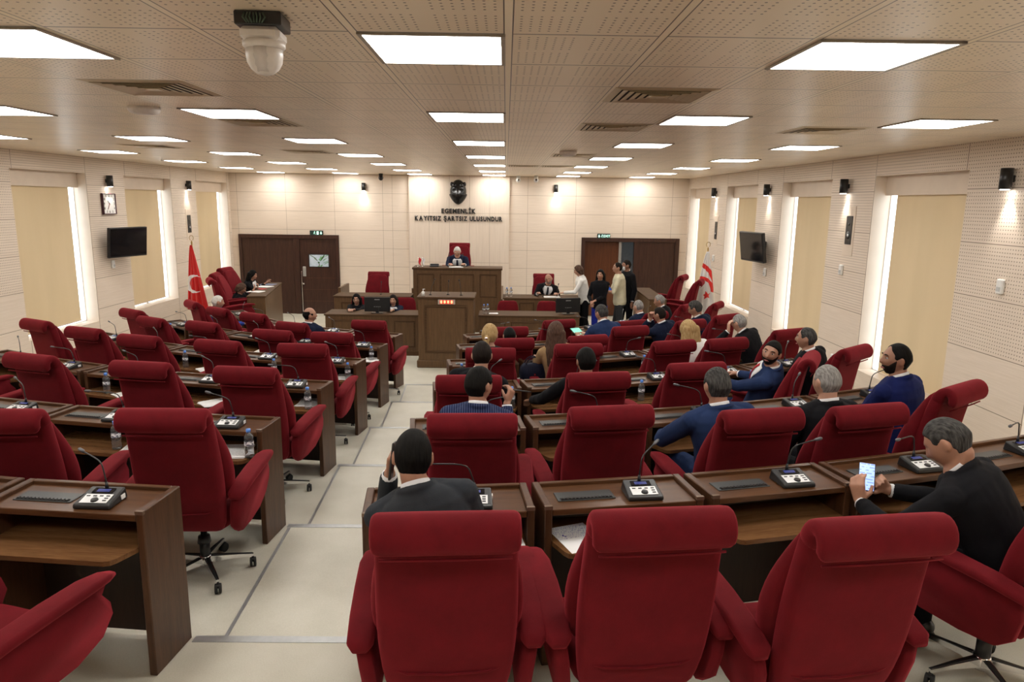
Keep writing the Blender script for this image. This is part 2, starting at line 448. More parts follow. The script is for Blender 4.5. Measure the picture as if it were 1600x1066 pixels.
for u in (-10, -7, -4, -1, 2, 5):
    for v in (-4, 0, 4, 8, 12, 16, 20, 24):
        lab = 'square ceiling light, %s from the camera in the %s' % (rown[v], colname[u]) if v >= 0 else 'square ceiling light above the camera in the '+colname[u]
        if first: lamp.location = (cx(u), cy(v), ZC-.0005); lamp['label'] = lab; first = False
        else: dup(lamp, (cx(u), cy(v)-(.24 if v == 24 else 0), ZC-.0005), 0, lab)
VENT = plain('beige metal louvre', srgb(196, 178, 146), .35, .3)
b = MB(); vent = thing('air_diffuser', 'square louvred ceiling air diffuser', 'air vent', group='louvred ceiling diffusers')
b.box(.04, .56, .04, .58, -.004, -.001); b.build('duct_opening', plain('dark duct', (.01, .009, .008, 1), .9), vent)
def ringm(m, a, c, h0, h1, w, cxx=.3, cyy=.309):
    A = [(cxx-a, cyy-a), (cxx+a, cyy-a), (cxx+a, cyy+a), (cxx-a, cyy+a)]; B = [(cxx-c, cyy-c), (cxx+c, cyy-c), (cxx+c, cyy+c), (cxx-c, cyy+c)]
    for i in range(4):
        j = (i+1) % 4
        q = [(*A[i], h0), (*A[j], h0), (*B[j], h1), (*B[i], h1)]
        m.add(q+[(p[0], p[1], p[2]+w) for p in q], [(0, 1, 2, 3), (7, 6, 5, 4), (0, 4, 5, 1), (2, 6, 7, 3), (1, 5, 6, 2), (3, 7, 4, 0)])
m = MB(); ringm(m, .296, .255, -.001, -.007, .004); m.build('frame', VENT, vent)
for i in range(5):
    m = MB(); a = .245-i*.045; ringm(m, a, a-.034, -.010, -.004, .003); m.build('louvre', VENT, vent)
m = MB(); m.box(.26, .34, .27, .35, -.01, -.004); m.build('centre_plate', VENT, vent)
VL = {(1, 2): 'nearest diffuser right of the aisle', (1, 5): 'second diffuser right of the aisle, behind the nearest one', (-4, 2): 'nearest diffuser left of the dome camera', (-4, 5): 'diffuser just behind a light panel left of centre', (6, 2): 'diffuser at the right edge above the perforated wall', (4, 5): 'diffuser left of the rightmost second light', (1, 11): 'diffuser beside a smoke detector, right of centre', (0, 16): 'small distant diffuser just right of the centre lights', (1, 16): 'small distant diffuser left of the right-hand lights', (-5, 11): 'distant diffuser left of centre between two lights', (-8, 10): 'distant diffuser near the left wall'}
first = True
for (u, v), l in VL.items():
    lab = 'beige louvred square air vent, '+l
    if first: vent.location = (cx(u), cy(v), ZC); vent['label'] = lab; first = False
    else: dup(vent, (cx(u), cy(v), ZC), 0, lab)
def disc(name, label, x, y, r, h, mat=WHT):
    m = MB(); m.tube([(0, 0, 0), (0, 0, -h*.45), (0, 0, -h*.8), (0, 0, -h)], [r, r, r*.85, r*.5], 24); o = m.build(name, mat, None, (x, y, ZC)); tag(o, label, 'smoke detector')
disc('smoke_detector', 'round white smoke detector on the ceiling left of the dome camera', -2.62, 5.42, .11, .05, CAMW)
disc('smoke_detector', 'small round smoke detector on the ceiling by a distant vent, right of centre', .78, 9.35, .11, .06, CAMW)
# dome camera hanging from an open tile
t = thing('dome_camera', 'large white pan-tilt dome camera hanging from the nearest ceiling tiles', 'security camera', (-.87, 2.72, ZC), 4)
m = MB(); m.box(-.095, .095, -.09, .09, -.055, -.001, 0, .004)
m.build('mounting_box', BLK, t)
m = MB()
for i in range(7):
    a = i*.9; m.tube([(-.05+.012*i, -.093, -.01), (-.055+.015*i, -.105-.006*(i % 3), -.03-.004*(i % 2)), (-.04+.01*i, -.1, -.05)], .0035, 6)
m.build('cables', plain('green grey cable', (.06, .10, .07, 1), .5), t)
m = MB(); m.box(-.082, .082, -.08, .08, -.11, -.055, 0, .016); m.build('housing', CAMW, t)
m = MB(); m.tube([(0, 0, -.105), (0, 0, -.125), (0, 0, -.135)], [.088, .088, .08], 28); m.build('collar', CAMW, t)
m = MB(); rings = []
for z, r in ((-.13, .076), (-.16, .077), (-.19, .072), (-.215, .058), (-.233, .036), (-.24, .012)): rings.append([(r*cos(2*pi*i/28), r*sin(2*pi*i/28), z) for i in range(28)])
m.loft(rings); m.build('dome', CAMW, t)
m = MB(); rings = []
for z, r in ((-.135, .083), (-.17, .084), (-.205, .072), (-.23, .05)): rings.append([(r*cos(radians(a))*.62, r*sin(radians(a)), z) for a in range(215, 326, 10)]+[(r*.93*cos(radians(a))*.62, r*.93*sin(radians(a)), z) for a in range(325, 214, -10)])
t.scale = (.84, .84, .84); m.loft(rings); m.build('lens_cover', plain('pale camera window', (.62, .58, .56, 1), .25), t)

# wall lights, clocks, televisions, loudspeakers, sockets
def sconce(x, y, z, nx, ny, label):
    t = thing('wall_light', label, 'wall light', (x, y, z), 0, 'black downlight cylinders on the walls')
    m = MB(); m.M = Matrix.Translation(V((nx*.07, ny*.07, 0))); m.tube([(0, 0, -.095), (0, 0, .095)], .052, 20, smooth=True); m.build('lamp_housing', BLK, t)
    m = MB(); m.box(-.02, .02, -.02, .02, -.03, .03); m.M = Matrix.Identity(4); o = m.build('wall_bracket', BLK, t); o.location = (nx*.021, ny*.021, 0)
    m = MB(); m.M = Matrix.Translation(V((nx*.07, ny*.07, 0))); m.tube([(0, 0, -.0985), (0, 0, -.096)], .038, 16); m.build('lamp_lens', emis('sconce lens', (1, .95, .88, 1), 25) if 'sl' not in MATS else MATS['sl'], t)
    L = bpy.data.lights.new('downlight', 'SPOT'); L.energy = 14; L.spot_size = radians(75); L.spot_blend = .8; L.shadow_soft_size = .03; L.color = (1, .93, .85)
    o = bpy.data.objects.new('bulb', L); COL.objects.link(o); o.parent = t; o.location = (nx*.06, ny*.06, -.11)
MATS['sl'] = emis('sconce lens', (1, .95, .88, 1), 20)
for (y, l) in ((6.65, 'nearest the camera at the right edge'), (9.84, 'between the two nearest right-hand windows'), (12.76, 'above the wall television on the right'), (16.0, 'nearest the far right corner')): sconce(XR, y, 3.18, -1, 0, 'black cylinder wall light on the right wall, '+l)
for (y, l) in ((12.8, 'above the clock'), (15.96, 'farther one near the red flag')): sconce(XL, y, 3.18, 1, 0, 'black cylinder wall light on the left wall, '+l)
sconce(-3.57, YB, 3.24, 0, -1, 'black cylinder wall light on the back wall left of the face mask'); sconce(1.25, YB, 3.26, 0, -1, 'black cylinder wall light on the back wall right of the face mask')
def text_obj(txt, size, mat, name, parent=None, loc=(0, 0, 0), rot=(pi/2, 0, 0), ext=.004, align='CENTER', bold=0.):
    c = bpy.data.curves.new('t', 'FONT'); c.body = txt; c.size = size; c.extrude = ext; c.align_x = align; c.align_y = 'CENTER'; c.offset = bold; c.resolution_u = 3
    o = bpy.data.objects.new('t', c); me = baked(o); bpy.data.objects.remove(o)
    me.materials.clear(); me.materials.append(mat)
    o = bpy.data.objects.new(name, me); COL.objects.link(o); o.location = loc; o.rotation_euler = rot
    if parent: o.parent = parent
    return o
BLACKT = plain('black painted letters', (.012, .012, .012, 1), .3)
# clock on the left wall (faces +x)
t = thing('wall_clock', 'square white wall clock with black rim above the left television', 'clock', (XL, 12.79, 2.79), 90)
m = MB(); 
for a in ((-.205, .205, .165, .18), (-.205, .205, -.18, -.165), (-.205, -.19, -.165, .165), (.19, .205, -.165, .165)): m.box(a[0], a[1], -.045, 0, a[2], a[3], 0, .004)
m.build('rim', plain('dark red black rim', (.05, .012, .02, 1), .3), t)
m = MB(); m.box(-.192, .192, -.03, 0, -.167, .167); m.build('clock_face', WHT, t)
for h in range(1, 13):
    a = radians(90-30*h); r = .135; k = 1/max(abs(cos(a)), abs(sin(a)))
    text_obj(str(h), .06, BLACKT, 'numeral', t, (r*1.15*cos(a)*min(k, 1.25), -.032, r*sin(a)*min(k, 1.2)), ext=.001)
for (ang, L, w) in ((radians(90-30*10.6), .075, .012), (radians(90-6*36), .115, .008)):
    m = MB(); m.M = Matrix.Rotation(-ang, 4, 'Y'); m.box(-.02, L, -.036, -.034, -w/2, w/2); m.build('clock_hand', BLACKT, t)
m = MB(); m.M = Matrix.Rotation(-radians(240), 4, 'Y'); m.box(-.02, .11, -.038, -.037, -.002, .002); m.build('second_hand', plain('red hand', (.5, .02, .02, 1), .4), t)
def tv(x, y, z, rz, w, h, label, tilt=8):
    t = thing('television', label, 'television', (x, y, z), rz)
    m = MB(); m.M = Matrix.Translation(V((0, -.24, 0))) @ Matrix.Rotation(radians(tilt), 4, 'X')
    m.box(-w/2, w/2, -.03, .03, -h/2, h/2, 0, .008); m.build('casing', BLK, t)
    m = MB(); m.M = Matrix.Translation(V((0, -.24, 0))) @ Matrix.Rotation(radians(tilt), 4, 'X')
    m.box(-w/2+.02, w/2-.02, -.033, -.029, -h/2+.03, h/2-.02); m.build('screen', SCREEN, t)
    m = MB(); m.box(-.03, .03, -.22, .004, -.03, .03); m.box(-.1, .1, -.05, -.035, -.1, .1); m.build('wall_bracket', BLK, t)
tv(XL+.02, 12.93, 2.13, 74, .86, .52, 'black flat television on the left wall under the clock', 6)
tv(XR, 12.80, 2.19, -82, .86, .52, 'black flat television on the right wall between two windows', 8)
def speaker(x, y, z, rz, label, hatch=True):
    t = thing('wall_loudspeaker', label, 'loudspeaker', (x, y, z), rz)
    m = MB(); m.box(-.085, .085, -.016, -.001, -.19, .19, 0, .004); m.build('speaker_box', BLK, t)
    m = MB(); m.tube([(0, -.020, -.07), (0, -.016, -.07)], [.05, .055], 20); m.build('woofer', plain('dark cone', (.03, .03, .032, 1), .3), t)
    m = MB(); m.tube([(0, -.028, -.07), (0, -.020, -.07)], [.008, .02], 14); m.build('dust_cap', SILV, t)
    m = MB(); m.tube([(0, -.020, .08), (0, -.016, .08)], [.018, .02], 16); m.build('tweeter', plain('dark cone', (.03, .03, .032, 1), .3), t)
    if hatch:
        m = MB(); m.box(-.14, .14, -.008, -.0005, -.34, .32, 0, .003); m.build('access_panel', LAMP, t)
speaker(XR, 9.7, 2.6, -90, 'black loudspeaker set in the right wall, nearer one with a grey cone')
speaker(XR, 15.86, 2.36, -90, 'small black loudspeaker on the right wall near the white flag')
speaker(XL, 15.98, 2.35, 90, 'black loudspeaker on the left wall above the red flag')
def socket(x, y, z, rz, label, w=.085, h=.14):
    t = thing('wall_socket', label, 'wall socket', (x, y, z), rz, 'white wall units')
    m = MB(); m.box(-w/2, w/2, -.035, 0, -h/2, h/2, 0, .01); m.build('cover', WHT, t)
    m = MB(); m.box(-w*.28, w*.28, -.04, -.033, -h*.32, -h*.02); m.build('switch', plain('pale grey plastic', (.55, .56, .56, 1), .4), t)
socket(XR, 6.6, 2.20, -90, 'large white wall unit on the perforated panel at the right edge')
socket(XR, 9.8, 2.06, -90, 'white wall unit under the nearer right loudspeaker')
socket(XR, 12.68, 1.75, -90, 'white wall unit under the right television')
socket(XR, 15.9, 1.75, -90, 'white wall unit beside the white flag')
socket(XL, 12.76, 1.74, 90, 'white wall unit under the left television')
socket(XR, 9.78, .84, -90, 'low white wall outlet behind the grey-haired man', .1, .08)
# cameras under the ceiling
def minicam(x, y, label, mat):
    t = thing('surveillance_camera', label, 'security camera', (x, y, ZC))
    m = MB(); m.tube([(0, 0, 0), (0, 0, -.05)], [.05, .05], 18); m.build('base', mat, t)
    m = MB(); m.ell((0, 0, -.1), (.06, .06, .065)); m.build('camera_head', mat, t)
    m = MB(); m.tube([(0, -.055, -.1), (0, -.066, -.1)], .022, 12); m.build('lens', BLK, t)
minicam(-3.05, 17.9, 'black surveillance camera under the ceiling left of the face mask', BLK)
minicam(.73, 17.9, 'white surveillance camera under the ceiling right of the face mask', WHT)
minicam(.3, 18.1, 'tiny white surveillance camera close beside the centre panel', WHT)

# lettering
t = thing('wall_inscription', 'raised black lettering EGEMENLİK KAYITSIZ ŞARTSIZ ULUSUNDUR on the centre panel', 'sign', (-1.19, YB-.10, 2.5))
def letters(txt, size, z, width, par):
    adv = []; x = 0
    for ch in txt:
        if ch == ' ': x += size*.36; adv.append(None); continue
        o = text_obj(ch, size, BLACKT, 'letter', par, (0, 0, 0), ext=.012, align='LEFT', bold=.0065)
        xs = [v.co.x for v in o.data.vertices]; x0, x1 = min(xs), max(xs)
        o['w'] = x1-x0; adv.append((o, x-x0, size)); x += (x1-x0)+size*.13
        ys = [v.co.y for v in o.data.vertices]; o['y0'] = min(ys)
    tot = x-size*.13; s = width/tot
    for a in adv:
        if a:
            o = a[0]; o.location = ((a[1]-tot/2)*s, -.013, z); o.scale = (s, 1, 1)
            del o['w']; del o['y0']
letters('EGEMENLİK', .155, .165, .86, t); letters('KAYITSIZ ŞARTSIZ ULUSUNDUR', .155, -.02, 2.2, t)
# black face mask relief
def head_point(d, S_=1.0):
    """human head surface in direction d (x right, y front, z up)"""
    x, y, z = d.x*.0745, d.y*.097, d.z*.112
    if z < 0:
        q = -z/.112; x *= 1-.30*q**1.6
        if y < 0: y *= 1-.42*min(1, q*1.2); 
        else: y *= 1-.04*q
    if y > 0:
        fr = max(0, d.y); x *= 1+.03*fr
        y -= .006*fr*max(0, 1-abs(x)/.05) if z > .05 else 0
        g = lambda v, s: math.exp(-(v/s)**2)
        nz = max(0., min(1., (.022-z)/.048)) if z > -.026 else max(0., 1-(-.026-z)/.012)
        y += .026*g(x, .0115+.005*nz)*nz*fr**.5
        for sx in (-1, 1):
            y -= .011*g(x-sx*.031, .015)*g(z-.012, .013)
            y += .005*g(x-sx*.030, .018)*g(z-.034, .009)
            y += .003*g(x-sx*.045, .02)*g(z+.02, .02)
        y += .006*g(x, .022)*g(z+.055, .006)+.005*g(x, .018)*g(z+.067, .006)-.004*g(x, .02)*g(z+.061, .003)
        y += .009*g(x, .022)*g(z+.095, .017)
    return V((x, y, z))
def head_dirs(nu, nv):
    rings = []
    for j in range(nv+1):
        ph = -pi/2+pi*(j+(.25 if j == 0 else 0)-(.25 if j == nv else 0))/nv; ring = []
        for i in range(nu):
            # denser in front
            a = 2*pi*i/nu; th = a-.42*sin(a)      # th=0 is the front
            ring.append(V((sin(th)*cos(ph), cos(th)*cos(ph), sin(ph))))
        rings.append(ring)
    return rings
m = MB(); rings = []
for ring in head_dirs(64, 48):
    r2 = []
    for d in ring:
        p = head_point(d)
        r2.append((p.x*2.75*(1.15 if p.z < -.02 else 1.0), -max(-.0, p.y)*2.0, p.z*2.75))
    rings.append(r2)
m.loft(rings)
for s in (-1, 1): m.ell((s*.155, -.03, .19), (.045, .05, .06)); m.ell((s*.09, -.135, .15), (.05, .03, .08))
o = m.build('mask_sculpture', plain('glossy black bronze', (.012, .012, .013, 1), .22, .2), None, (-1.2, YB-.101, 3.14)); tag(o, 'glossy black sculpted face mask mounted high on the cream centre panel', 'sculpture')
# exit signs
def exit_sign(x, z, label, txt):
    t = thing('exit_sign', label, 'exit sign', (x, YB, z))
    m = MB(); m.box(-.165, .165, -.05, -.001, -.06, .06, 0, .004); m.build('sign_case', BLK, t)
    dk = plain('dark green sign face', (.008, .04, .03, 1), .4); m = MB(); m.box(-.158, .158, -.053, -.049, -.053, .053); m.build('sign_face', dk, t)
    wl = emis('lit white symbol', (.55, .95, .78, 1), .9)
    if txt:
        text_obj('EXIT', .085, wl, 'word_exit', t, (.075, -.055, 0), ext=.001, bold=.001)
    m = MB(); y0, y1 = -.056, -.053
    def arrow(x): m.poly([(x-.012, .035), (x+.012, .035), (x+.012, 0), (x+.03, 0), (x, -.04), (x-.03, 0), (x-.012, 0)], y0, y1)
    arrow(-.12 if txt else .12); m.build('arrow_symbol', wl, t)
    m = MB(); X = -.045
    m.tube([(X+.004, y1, .032), (X+.004, y0, .032)], .010, 10)
    for p, q_, r in (((X, .02), (X-.006, -.008), .008), ((X-.006, -.008), (X-.026, -.028), .006), ((X-.004, -.008), (X+.018, -.02), .006), ((X+.018, -.02), (X+.02, -.042), .005), ((X, .016), (X+.024, .004), .0045), ((X-.002, .014), (X-.024, .004), .0045)):
        m.tube([(p[0], (y0+y1)/2, p[1]), (q_[0], (y0+y1)/2, q_[1])], r*.6, 6)
    m.build('running_figure', wl, t)
    if not txt:
        m = MB(); m.box(.01, .06, -.056, -.053, -.04, .04); m.build('door_symbol', wl, t)
exit_sign(-4.80, 2.08, 'green and black exit sign above the left doors with running figure', False)
exit_sign(2.50, 2.09, 'green and black EXIT sign above the right doors', True)
# doors
def doors():
    fr = DAISD
    # left: fixed dark panel and a door with a vision pane
    d = bpy.data.objects.new('door_1', None); COL.objects.link(d); d['kind'] = 'structure'; d.location = (-5.49, YB, 0)
    def P(name, boxes, mat, bev=.004, par=d):
        m = MB()
        for a in boxes: m.box(*a, 0, bev)
        return m.build(name, mat, par)
    P('door_frame', [(-1.29, -1.21, -.05, .1, 0, 2.03), (1.17, 1.25, -.05, .1, 0, 2.03), (-1.21, 1.17, -.05, .1, 1.93, 2.03), (.10, .24, -.05, .1, 0, 1.93)], DOORW)
    P('fixed_panel', [(-1.21, .10, -.02, .04, 0, 1.93)], DOORW)
    P('door_leaf', [(.24, .47, -.01, .04, 0, 1.93), (.97, 1.17, -.01, .04, 0, 1.93), (.47, .97, -.01, .04, 0, 1.22), (.47, .97, -.01, .04, 1.53, 1.93)], DOORW, 0)
    P('vision_pane', [(.47, .97, .01, .02, 1.22, 1.53)], GLASS, 0)
    P('pane_frame', [(.46, .98, -.02, .0, 1.205, 1.225), (.46, .98, -.02, 0, 1.525, 1.545), (.455, .475, -.02, 0, 1.205, 1.545), (.965, .985, -.02, 0, 1.205, 1.545)], BLK, 0)
    P('groove_line', [(.26, 1.15, -.0115, -.009, .93, .935), (.26, 1.15, -.0115, -.009, .63, .635), (.26, 1.15, -.0115, -.009, .33, .335)], DOORL, 0)
    P('push_plate', [(.30, .38, -.02, -.008, .97, 1.22)], TRIM)
    P('pull_bar', [(.265, .285, -.05, -.03, .05, 1.1)], CHR)
    m = MB(); m.ell((.32, -.05, .78), (.025, .03, .025)); m.build('door_knob', CHR, d)
    d = bpy.data.objects.new('door_2', None); COL.objects.link(d); d['kind'] = 'structure'; d.location = (3.19, YB, 0)
    P('door_frame', [(-1.25, -1.16, -.05, .1, 0, 2.05), (1.15, 1.25, -.05, .1, 0, 2.05), (-1.16, 1.15, -.05, .1, 1.95, 2.05), (.10, .22, -.05, .1, 0, 1.95)], DOORW, .004, d)
    P('door_leaf', [(-1.15, -.27, .12, .16, .02, 1.94)], DOORL, .004, d)
    P('inner_jamb', [(-.27, -.20, .10, .17, .02, 1.94)], TRIM, .002, d)
    P('fixed_panel', [(.22, 1.15, -.02, .04, 0, 1.95)], DOORW, .004, d)
    P('door_handle', [(-.40, -.30, .08, .12, .98, 1.0)], CHR, .004, d)
doors()
# lobby seen through the left vision pane and the right opening
b = MB(); b.box(-7.3, -3.4, YB+1.9, YB+2.0, 0, 3.0); b.box(1.4, 5.1, YB+1.3, YB+1.4, 0, 3.0); b.box(1.3, 1.4, YB+.25, YB+1.4, 0, 3.0); b.box(5.0, 5.1, YB+.25, YB+1.3, 0, 3.0); b.box(1.3, 5.1, YB+.25, YB+1.4, 2.6, 2.7); struct(b.build('wall_lobby', plain('grey lobby plaster', srgb(168, 172, 176), .7)))  # side walls and lid round the right opening are added to keep daylight out
m = MB(); rnd = random.Random(3)
for i in range(70):
    a = rnd.random()*2*pi; l = .25+.25*rnd.random(); r = rnd.random()*.2
    p = V((r*cos(a), r*sin(a), .55+.9*rnd.random())); q_ = p+V((cos(a)*l*.7, sin(a)*l*.4, l*.5-.2*rnd.random())); s = V((-sin(a), cos(a), 0))*.03; mid = (p+q_)/2
    m.add([p, mid+s, q_, mid-s], [(0, 1, 2, 3)])
pt = thing('potted_plant', 'green leafy plant seen through the small pane of the left door', 'plant', (-5.05, YB+1.1, 0))
m.build('foliage', plain('green leaf', (.06, .16, .03, 1), .5), pt)
m = MB(); m.tube([(0, 0, 0), (0, 0, .45)], [.13, .17], 18); m.build('pot', WHT, pt); m = MB(); m.tube([(0, 0, .4), (0, 0, 1.2)], [.02, .012], 8); m.build('stem', plain('brown stem', (.1, .06, .03, 1), .7), pt)

# ------------------------------------------------------------------ desks
W = .765
def desk_proto():
    t = thing('desk', 'walnut desk', 'desk')
    for s in (-1, 1):
        m = MB(); m.box(s*(W/2-.018)-.018, s*(W/2-.018)+.018, -.30, -.002, 0, .80, 0, .004); m.build('side_panel', WOODZ, t)
    m = MB(); m.box(-W/2+.036, W/2-.036, -.298, -.03, .752, .782, 0, .003); m.box(-W/2+.036, W/2-.036, -.03, -.003, .752, .80, 0, .003); m.build('desktop', WOOD, t)
    m = MB(); m.box(-W/2+.036, W/2-.036, -.028, -.008, .04, .752); m.build('front_panel', SHADEW, t)
    m = MB(); pts = [(-W/2+.037, -.06), (-W/2+.037, -.30), (-.315, -.40), (-.30, -.425), (-.275, -.435), (.275, -.435), (.30, -.425), (.315, -.40), (W/2-.037, -.30), (W/2-.037, -.06)]
    m.poly(pts, .608, .630, 'xy'); m.build('writing_board', WOODS, t)
    m = MB(); m.box(-.30, -.02, -.215, -.115, .781, .787, 0, .002); o = m.build('cable_hatch', GREYP, t)
    m = MB(); m.box(-.285, -.035, -.212, -.19, .7872, .791); 
    for i in range(14): m.box(-.283+i*.018, -.272+i*.018, -.208, -.194, .791, .794)
    m.build('brush_strip', BLK, o)
    for s in (-1, 1): m = MB(); m.box(s*(W/2-.018)-.0185, s*(W/2-.018)+.0185, -.3015, -.285, .785, .8015); m.build('corner_cap', plain('bronze corner cap', (.20, .14, .10, 1), .3, .6), t)
    return t
# conference microphones: body with display, silver key plate, knob; gooseneck towards az
def mic_proto(az, reach, lean):
    t = thing('conference_microphone', 'mic', 'microphone')
    m = MB(); w = .085
    def ring(z0, y0, y1, zz0, zz1, w): return None
    A = [(-w, -.075, 0), (w, -.075, 0), (w, .075, 0), (-w, .075, 0)]
    B = [(-w, -.072, .022), (w, -.072, .022), (w*.92, .07, .052), (-w*.92, .07, .052)]
    m.add(A+B, [(3, 2, 1, 0), (4, 5, 6, 7), (0, 1, 5, 4), (1, 2, 6, 5), (2, 3, 7, 6), (3, 0, 4, 7)])
    o = m.build('base_unit', BLK, t); bv = o.modifiers.new('b', 'BEVEL'); bv.width = .007; bv.segments = 2
    tl = atan2(.03, .142); R = Matrix.Translation(V((0, -.072, .0228))) @ Matrix.Rotation(tl, 4, 'X')
    m = MB(); m.M = R; m.box(-.062, .062, .012, .078, 0, .0022, 0, .001); kp = m.build('key_plate', SILV, t)
    for x, y in ((-.045, .062), (-.015, .062), (.015, .062), (.045, .062), (.045, .045), (.045, .028)): m = MB(); m.M = R; m.box(x-.008, x+.008, y-.003, y+.003, .002, .0045); m.build('key', BLK, kp)
    m = MB(); m.M = R; m.tube([(-.0, .03, .002), (0, .03, .009)], [.017, .014], 16); m.build('knob', BLK, kp)
    m = MB(); m.M = R; m.box(-.048, .048, .088, .126, 0, .0016); m.box(-.03, .03, .096, .118, .0016, .002, 1); m.build('display', [SCREEN, SCRB], t)
    m = MB(); m.box(w-.006, w+.0012, .02, .05, .008, .028); m.build('sticker', STICK, t)
    a = radians(az); dx, dy = cos(a), sin(a); b0 = V((0, .055, .048))
    m = MB(); m.tube([b0, b0+V((0, 0, .03))], [.009, .006], 10); g = m.build('neck_socket', BLK, t)
    pts = []
    for s in [i/10 for i in range(11)]:
        h = .03+.17*(s if s < .55 else .55+(s-.55)*lean); r = reach*(s*.25 if s < .55 else .1375+(s-.55)*1.9)
        pts.append(b0+V((dx*r, dy*r, h)))
    for _ in range(2): pts = [pts[0]]+[(pts[i-1]+pts[i]*2+pts[i+1])/4 for i in range(1, len(pts)-1)]+[pts[-1]]
    m = MB(); m.tube(pts, .0036, 8); m.build('gooseneck', BLK, t)
    d = (pts[-1]-pts[-2]).normalized(); m = MB(); m.tube([pts[-1]-d*.004, pts[-1]+d*.01, pts[-1]+d*.035, pts[-1]+d*.042], [.005, .0085, .0085, .005], 12); m.build('microphone_head', plain('grey mesh', (.11, .11, .12, 1), .4, .5), t)
    return t
def bottle_proto():
    g = NT('clear bottle plastic'); g.set(Base_Color=(.95, .97, 1, 1), Roughness=.06); g.b.inputs['Transmission Weight'].default_value = .93; g.b.inputs['IOR'].default_value = 1.25
    t = thing('water_bottle', 'b', 'bottle')
    prof = [(.0, .027), (.006, .030), (.02, .0295), (.028, .0275), (.036, .0297), (.044, .0275), (.052, .0297), (.06, .0275), (.068, .0297), (.08, .030), (.115, .030), (.12, .0278), (.126, .030), (.134, .0295), (.15, .024), (.163, .014), (.172, .0115)]
    m = MB(); m.tube([(0, 0, z) for z, r in prof], [r for z, r in prof], 20); m.build('bottle_body', g.m, t)
    m = MB(); m.tube([(0, 0, .170), (0, 0, .172), (0, 0, .189), (0, 0, .191)], [.0135, .0145, .0145, .012], 18); m.build('bottle_cap', plain('blue cap', (.10, .27, .75, 1), .4), t)
    g2 = NT('clear label with print'); vec, x, y, z = g2.coords(); st = g2.M('GREATER_THAN', g2.noise(g2.mapping(vec, (60, 60, 130)), 1, 1), .5)
    g2.set(Base_Color=g2.mix(st, (.85, .87, .9, 1), (.15, .16, .2, 1)), Roughness=.4)
    m = MB(); m.tube([(0, 0, .083), (0, 0, .112)], .0303, 20, cap=False); m.build('bottle_label', g2.m, t)
    return t

DESK = desk_proto(); 
MICS = [mic_proto(150, .17, .25), mic_proto(170, .16, .35), mic_proto(35, .10, .5), mic_proto(8, .16, .25), mic_proto(185, .22, .1), mic_proto(205, .2, .15)]
BOT = bottle_proto()
used = set()
def place(proto, loc, rz, label, group=None):
    if proto.name in used: return dup(proto, loc, rz, label, group)
    used.add(proto.name); proto.location = loc; proto.rotation_euler = (0, 0, radians(rz)); proto['label'] = label
    if group: proto['group'] = group
    return proto
ROW = ['nearest row', 'second-nearest row', 'third-nearest row', 'third-farthest row', 'second-farthest row', 'farthest row']
SEAT = ['at the aisle', 'second from the aisle', 'third from the aisle', 'fourth from the aisle', 'fifth from the aisle']
DK = {}
def unit_pose(side, k, i):
    R = TR[k]; st = (asinR(R) if side == 'R' else asinL(R)); da = 2*math.asin((W+.016)/2/(R-.15)); a = st+(i+.5)*da
    if side == 'R': return CR+R*sin(a), CY-R*cos(a), math.degrees(a)
    return CL-R*sin(a), CY-R*cos(a), -math.degrees(a)
for side in 'LR':
    blk = 'left' if side == 'L' else 'right'
    for k in range(6):
        for i in range(5):
            x, y, a = unit_pose(side, k, i); z = tz(k)
            place(DESK, (x, y, z), a, 'walnut desk unit in the %s block, %s, %s' % (blk, ROW[k], SEAT[i]), 'curved desk rows')
            DK[side, k, i] = (x, y, z, a)
            # microphone
            pr = MICS[0]
            if side == 'L': pr = MICS[[0, 1, 4][(i+k) % 3]]
            else: pr = {(0, 0): MICS[4], (0, 1): MICS[2], (0, 2): MICS[3], (0, 3): MICS[5], (0, 4): MICS[5]}.get((k, i), MICS[[1, 3, 2, 0][(i*3+k) % 4]])
            r = radians(a); lx, ly = .115, -.195
            place(pr, (x+lx*cos(r)-ly*sin(r), y+lx*sin(r)+ly*cos(r), z+.783), a+(4 if side == 'L' else -4), 'black desk microphone in the %s block, %s, %s' % (blk, ROW[k], SEAT[i]), 'desk microphones')
def on_desk(side, k, i, lx, ly, h=.6305):
    x, y, z, a = DK[side, k, i]; r = radians(a); return (x+lx*cos(r)-ly*sin(r), y+lx*sin(r)+ly*cos(r), z+h), a
for (sd, k, i, lx, ly) in [('L', 1, 0, 0.32, -0.35), ('L', 1, 1, 0.2, -0.34), ('L', 2, 0, 0.28, -0.34), ('L', 2, 2, -0.08, -0.34), ('L', 3, 0, 0.3, -0.335), ('L', 3, 1, 0.28, -0.335), ('L', 3, 2, -0.07, -0.335), ('L', 3, 3, 0.31, -0.335), ('L', 4, 0, 0.29, -0.345), ('L', 4, 3, 0.27, -0.335), ('L', 4, 4, 0, -0.335), ('L', 5, 0, 0.22, -0.335), ('L', 5, 1, 0.3, -0.335), ('R', 2, 0, 0.29, -0.335), ('R', 2, 2, -0.13, -0.335), ('R', 2, 3, 0.28, -0.335), ('R', 3, 0, -0.25, -0.335), ('R', 3, 2, 0.23, -0.36), ('R', 1, 4, 0.25, -0.34), ('R', 5, 3, 0.0, -0.35)]:
    p, a = on_desk(sd, k, i, lx, ly)
    place(BOT, p, a+random.uniform(-60, 60), 'clear water bottle in the %s block, %s, %s' % ('left' if sd == 'L' else 'right', ROW[k], SEAT[i]), 'water bottles on the desks')
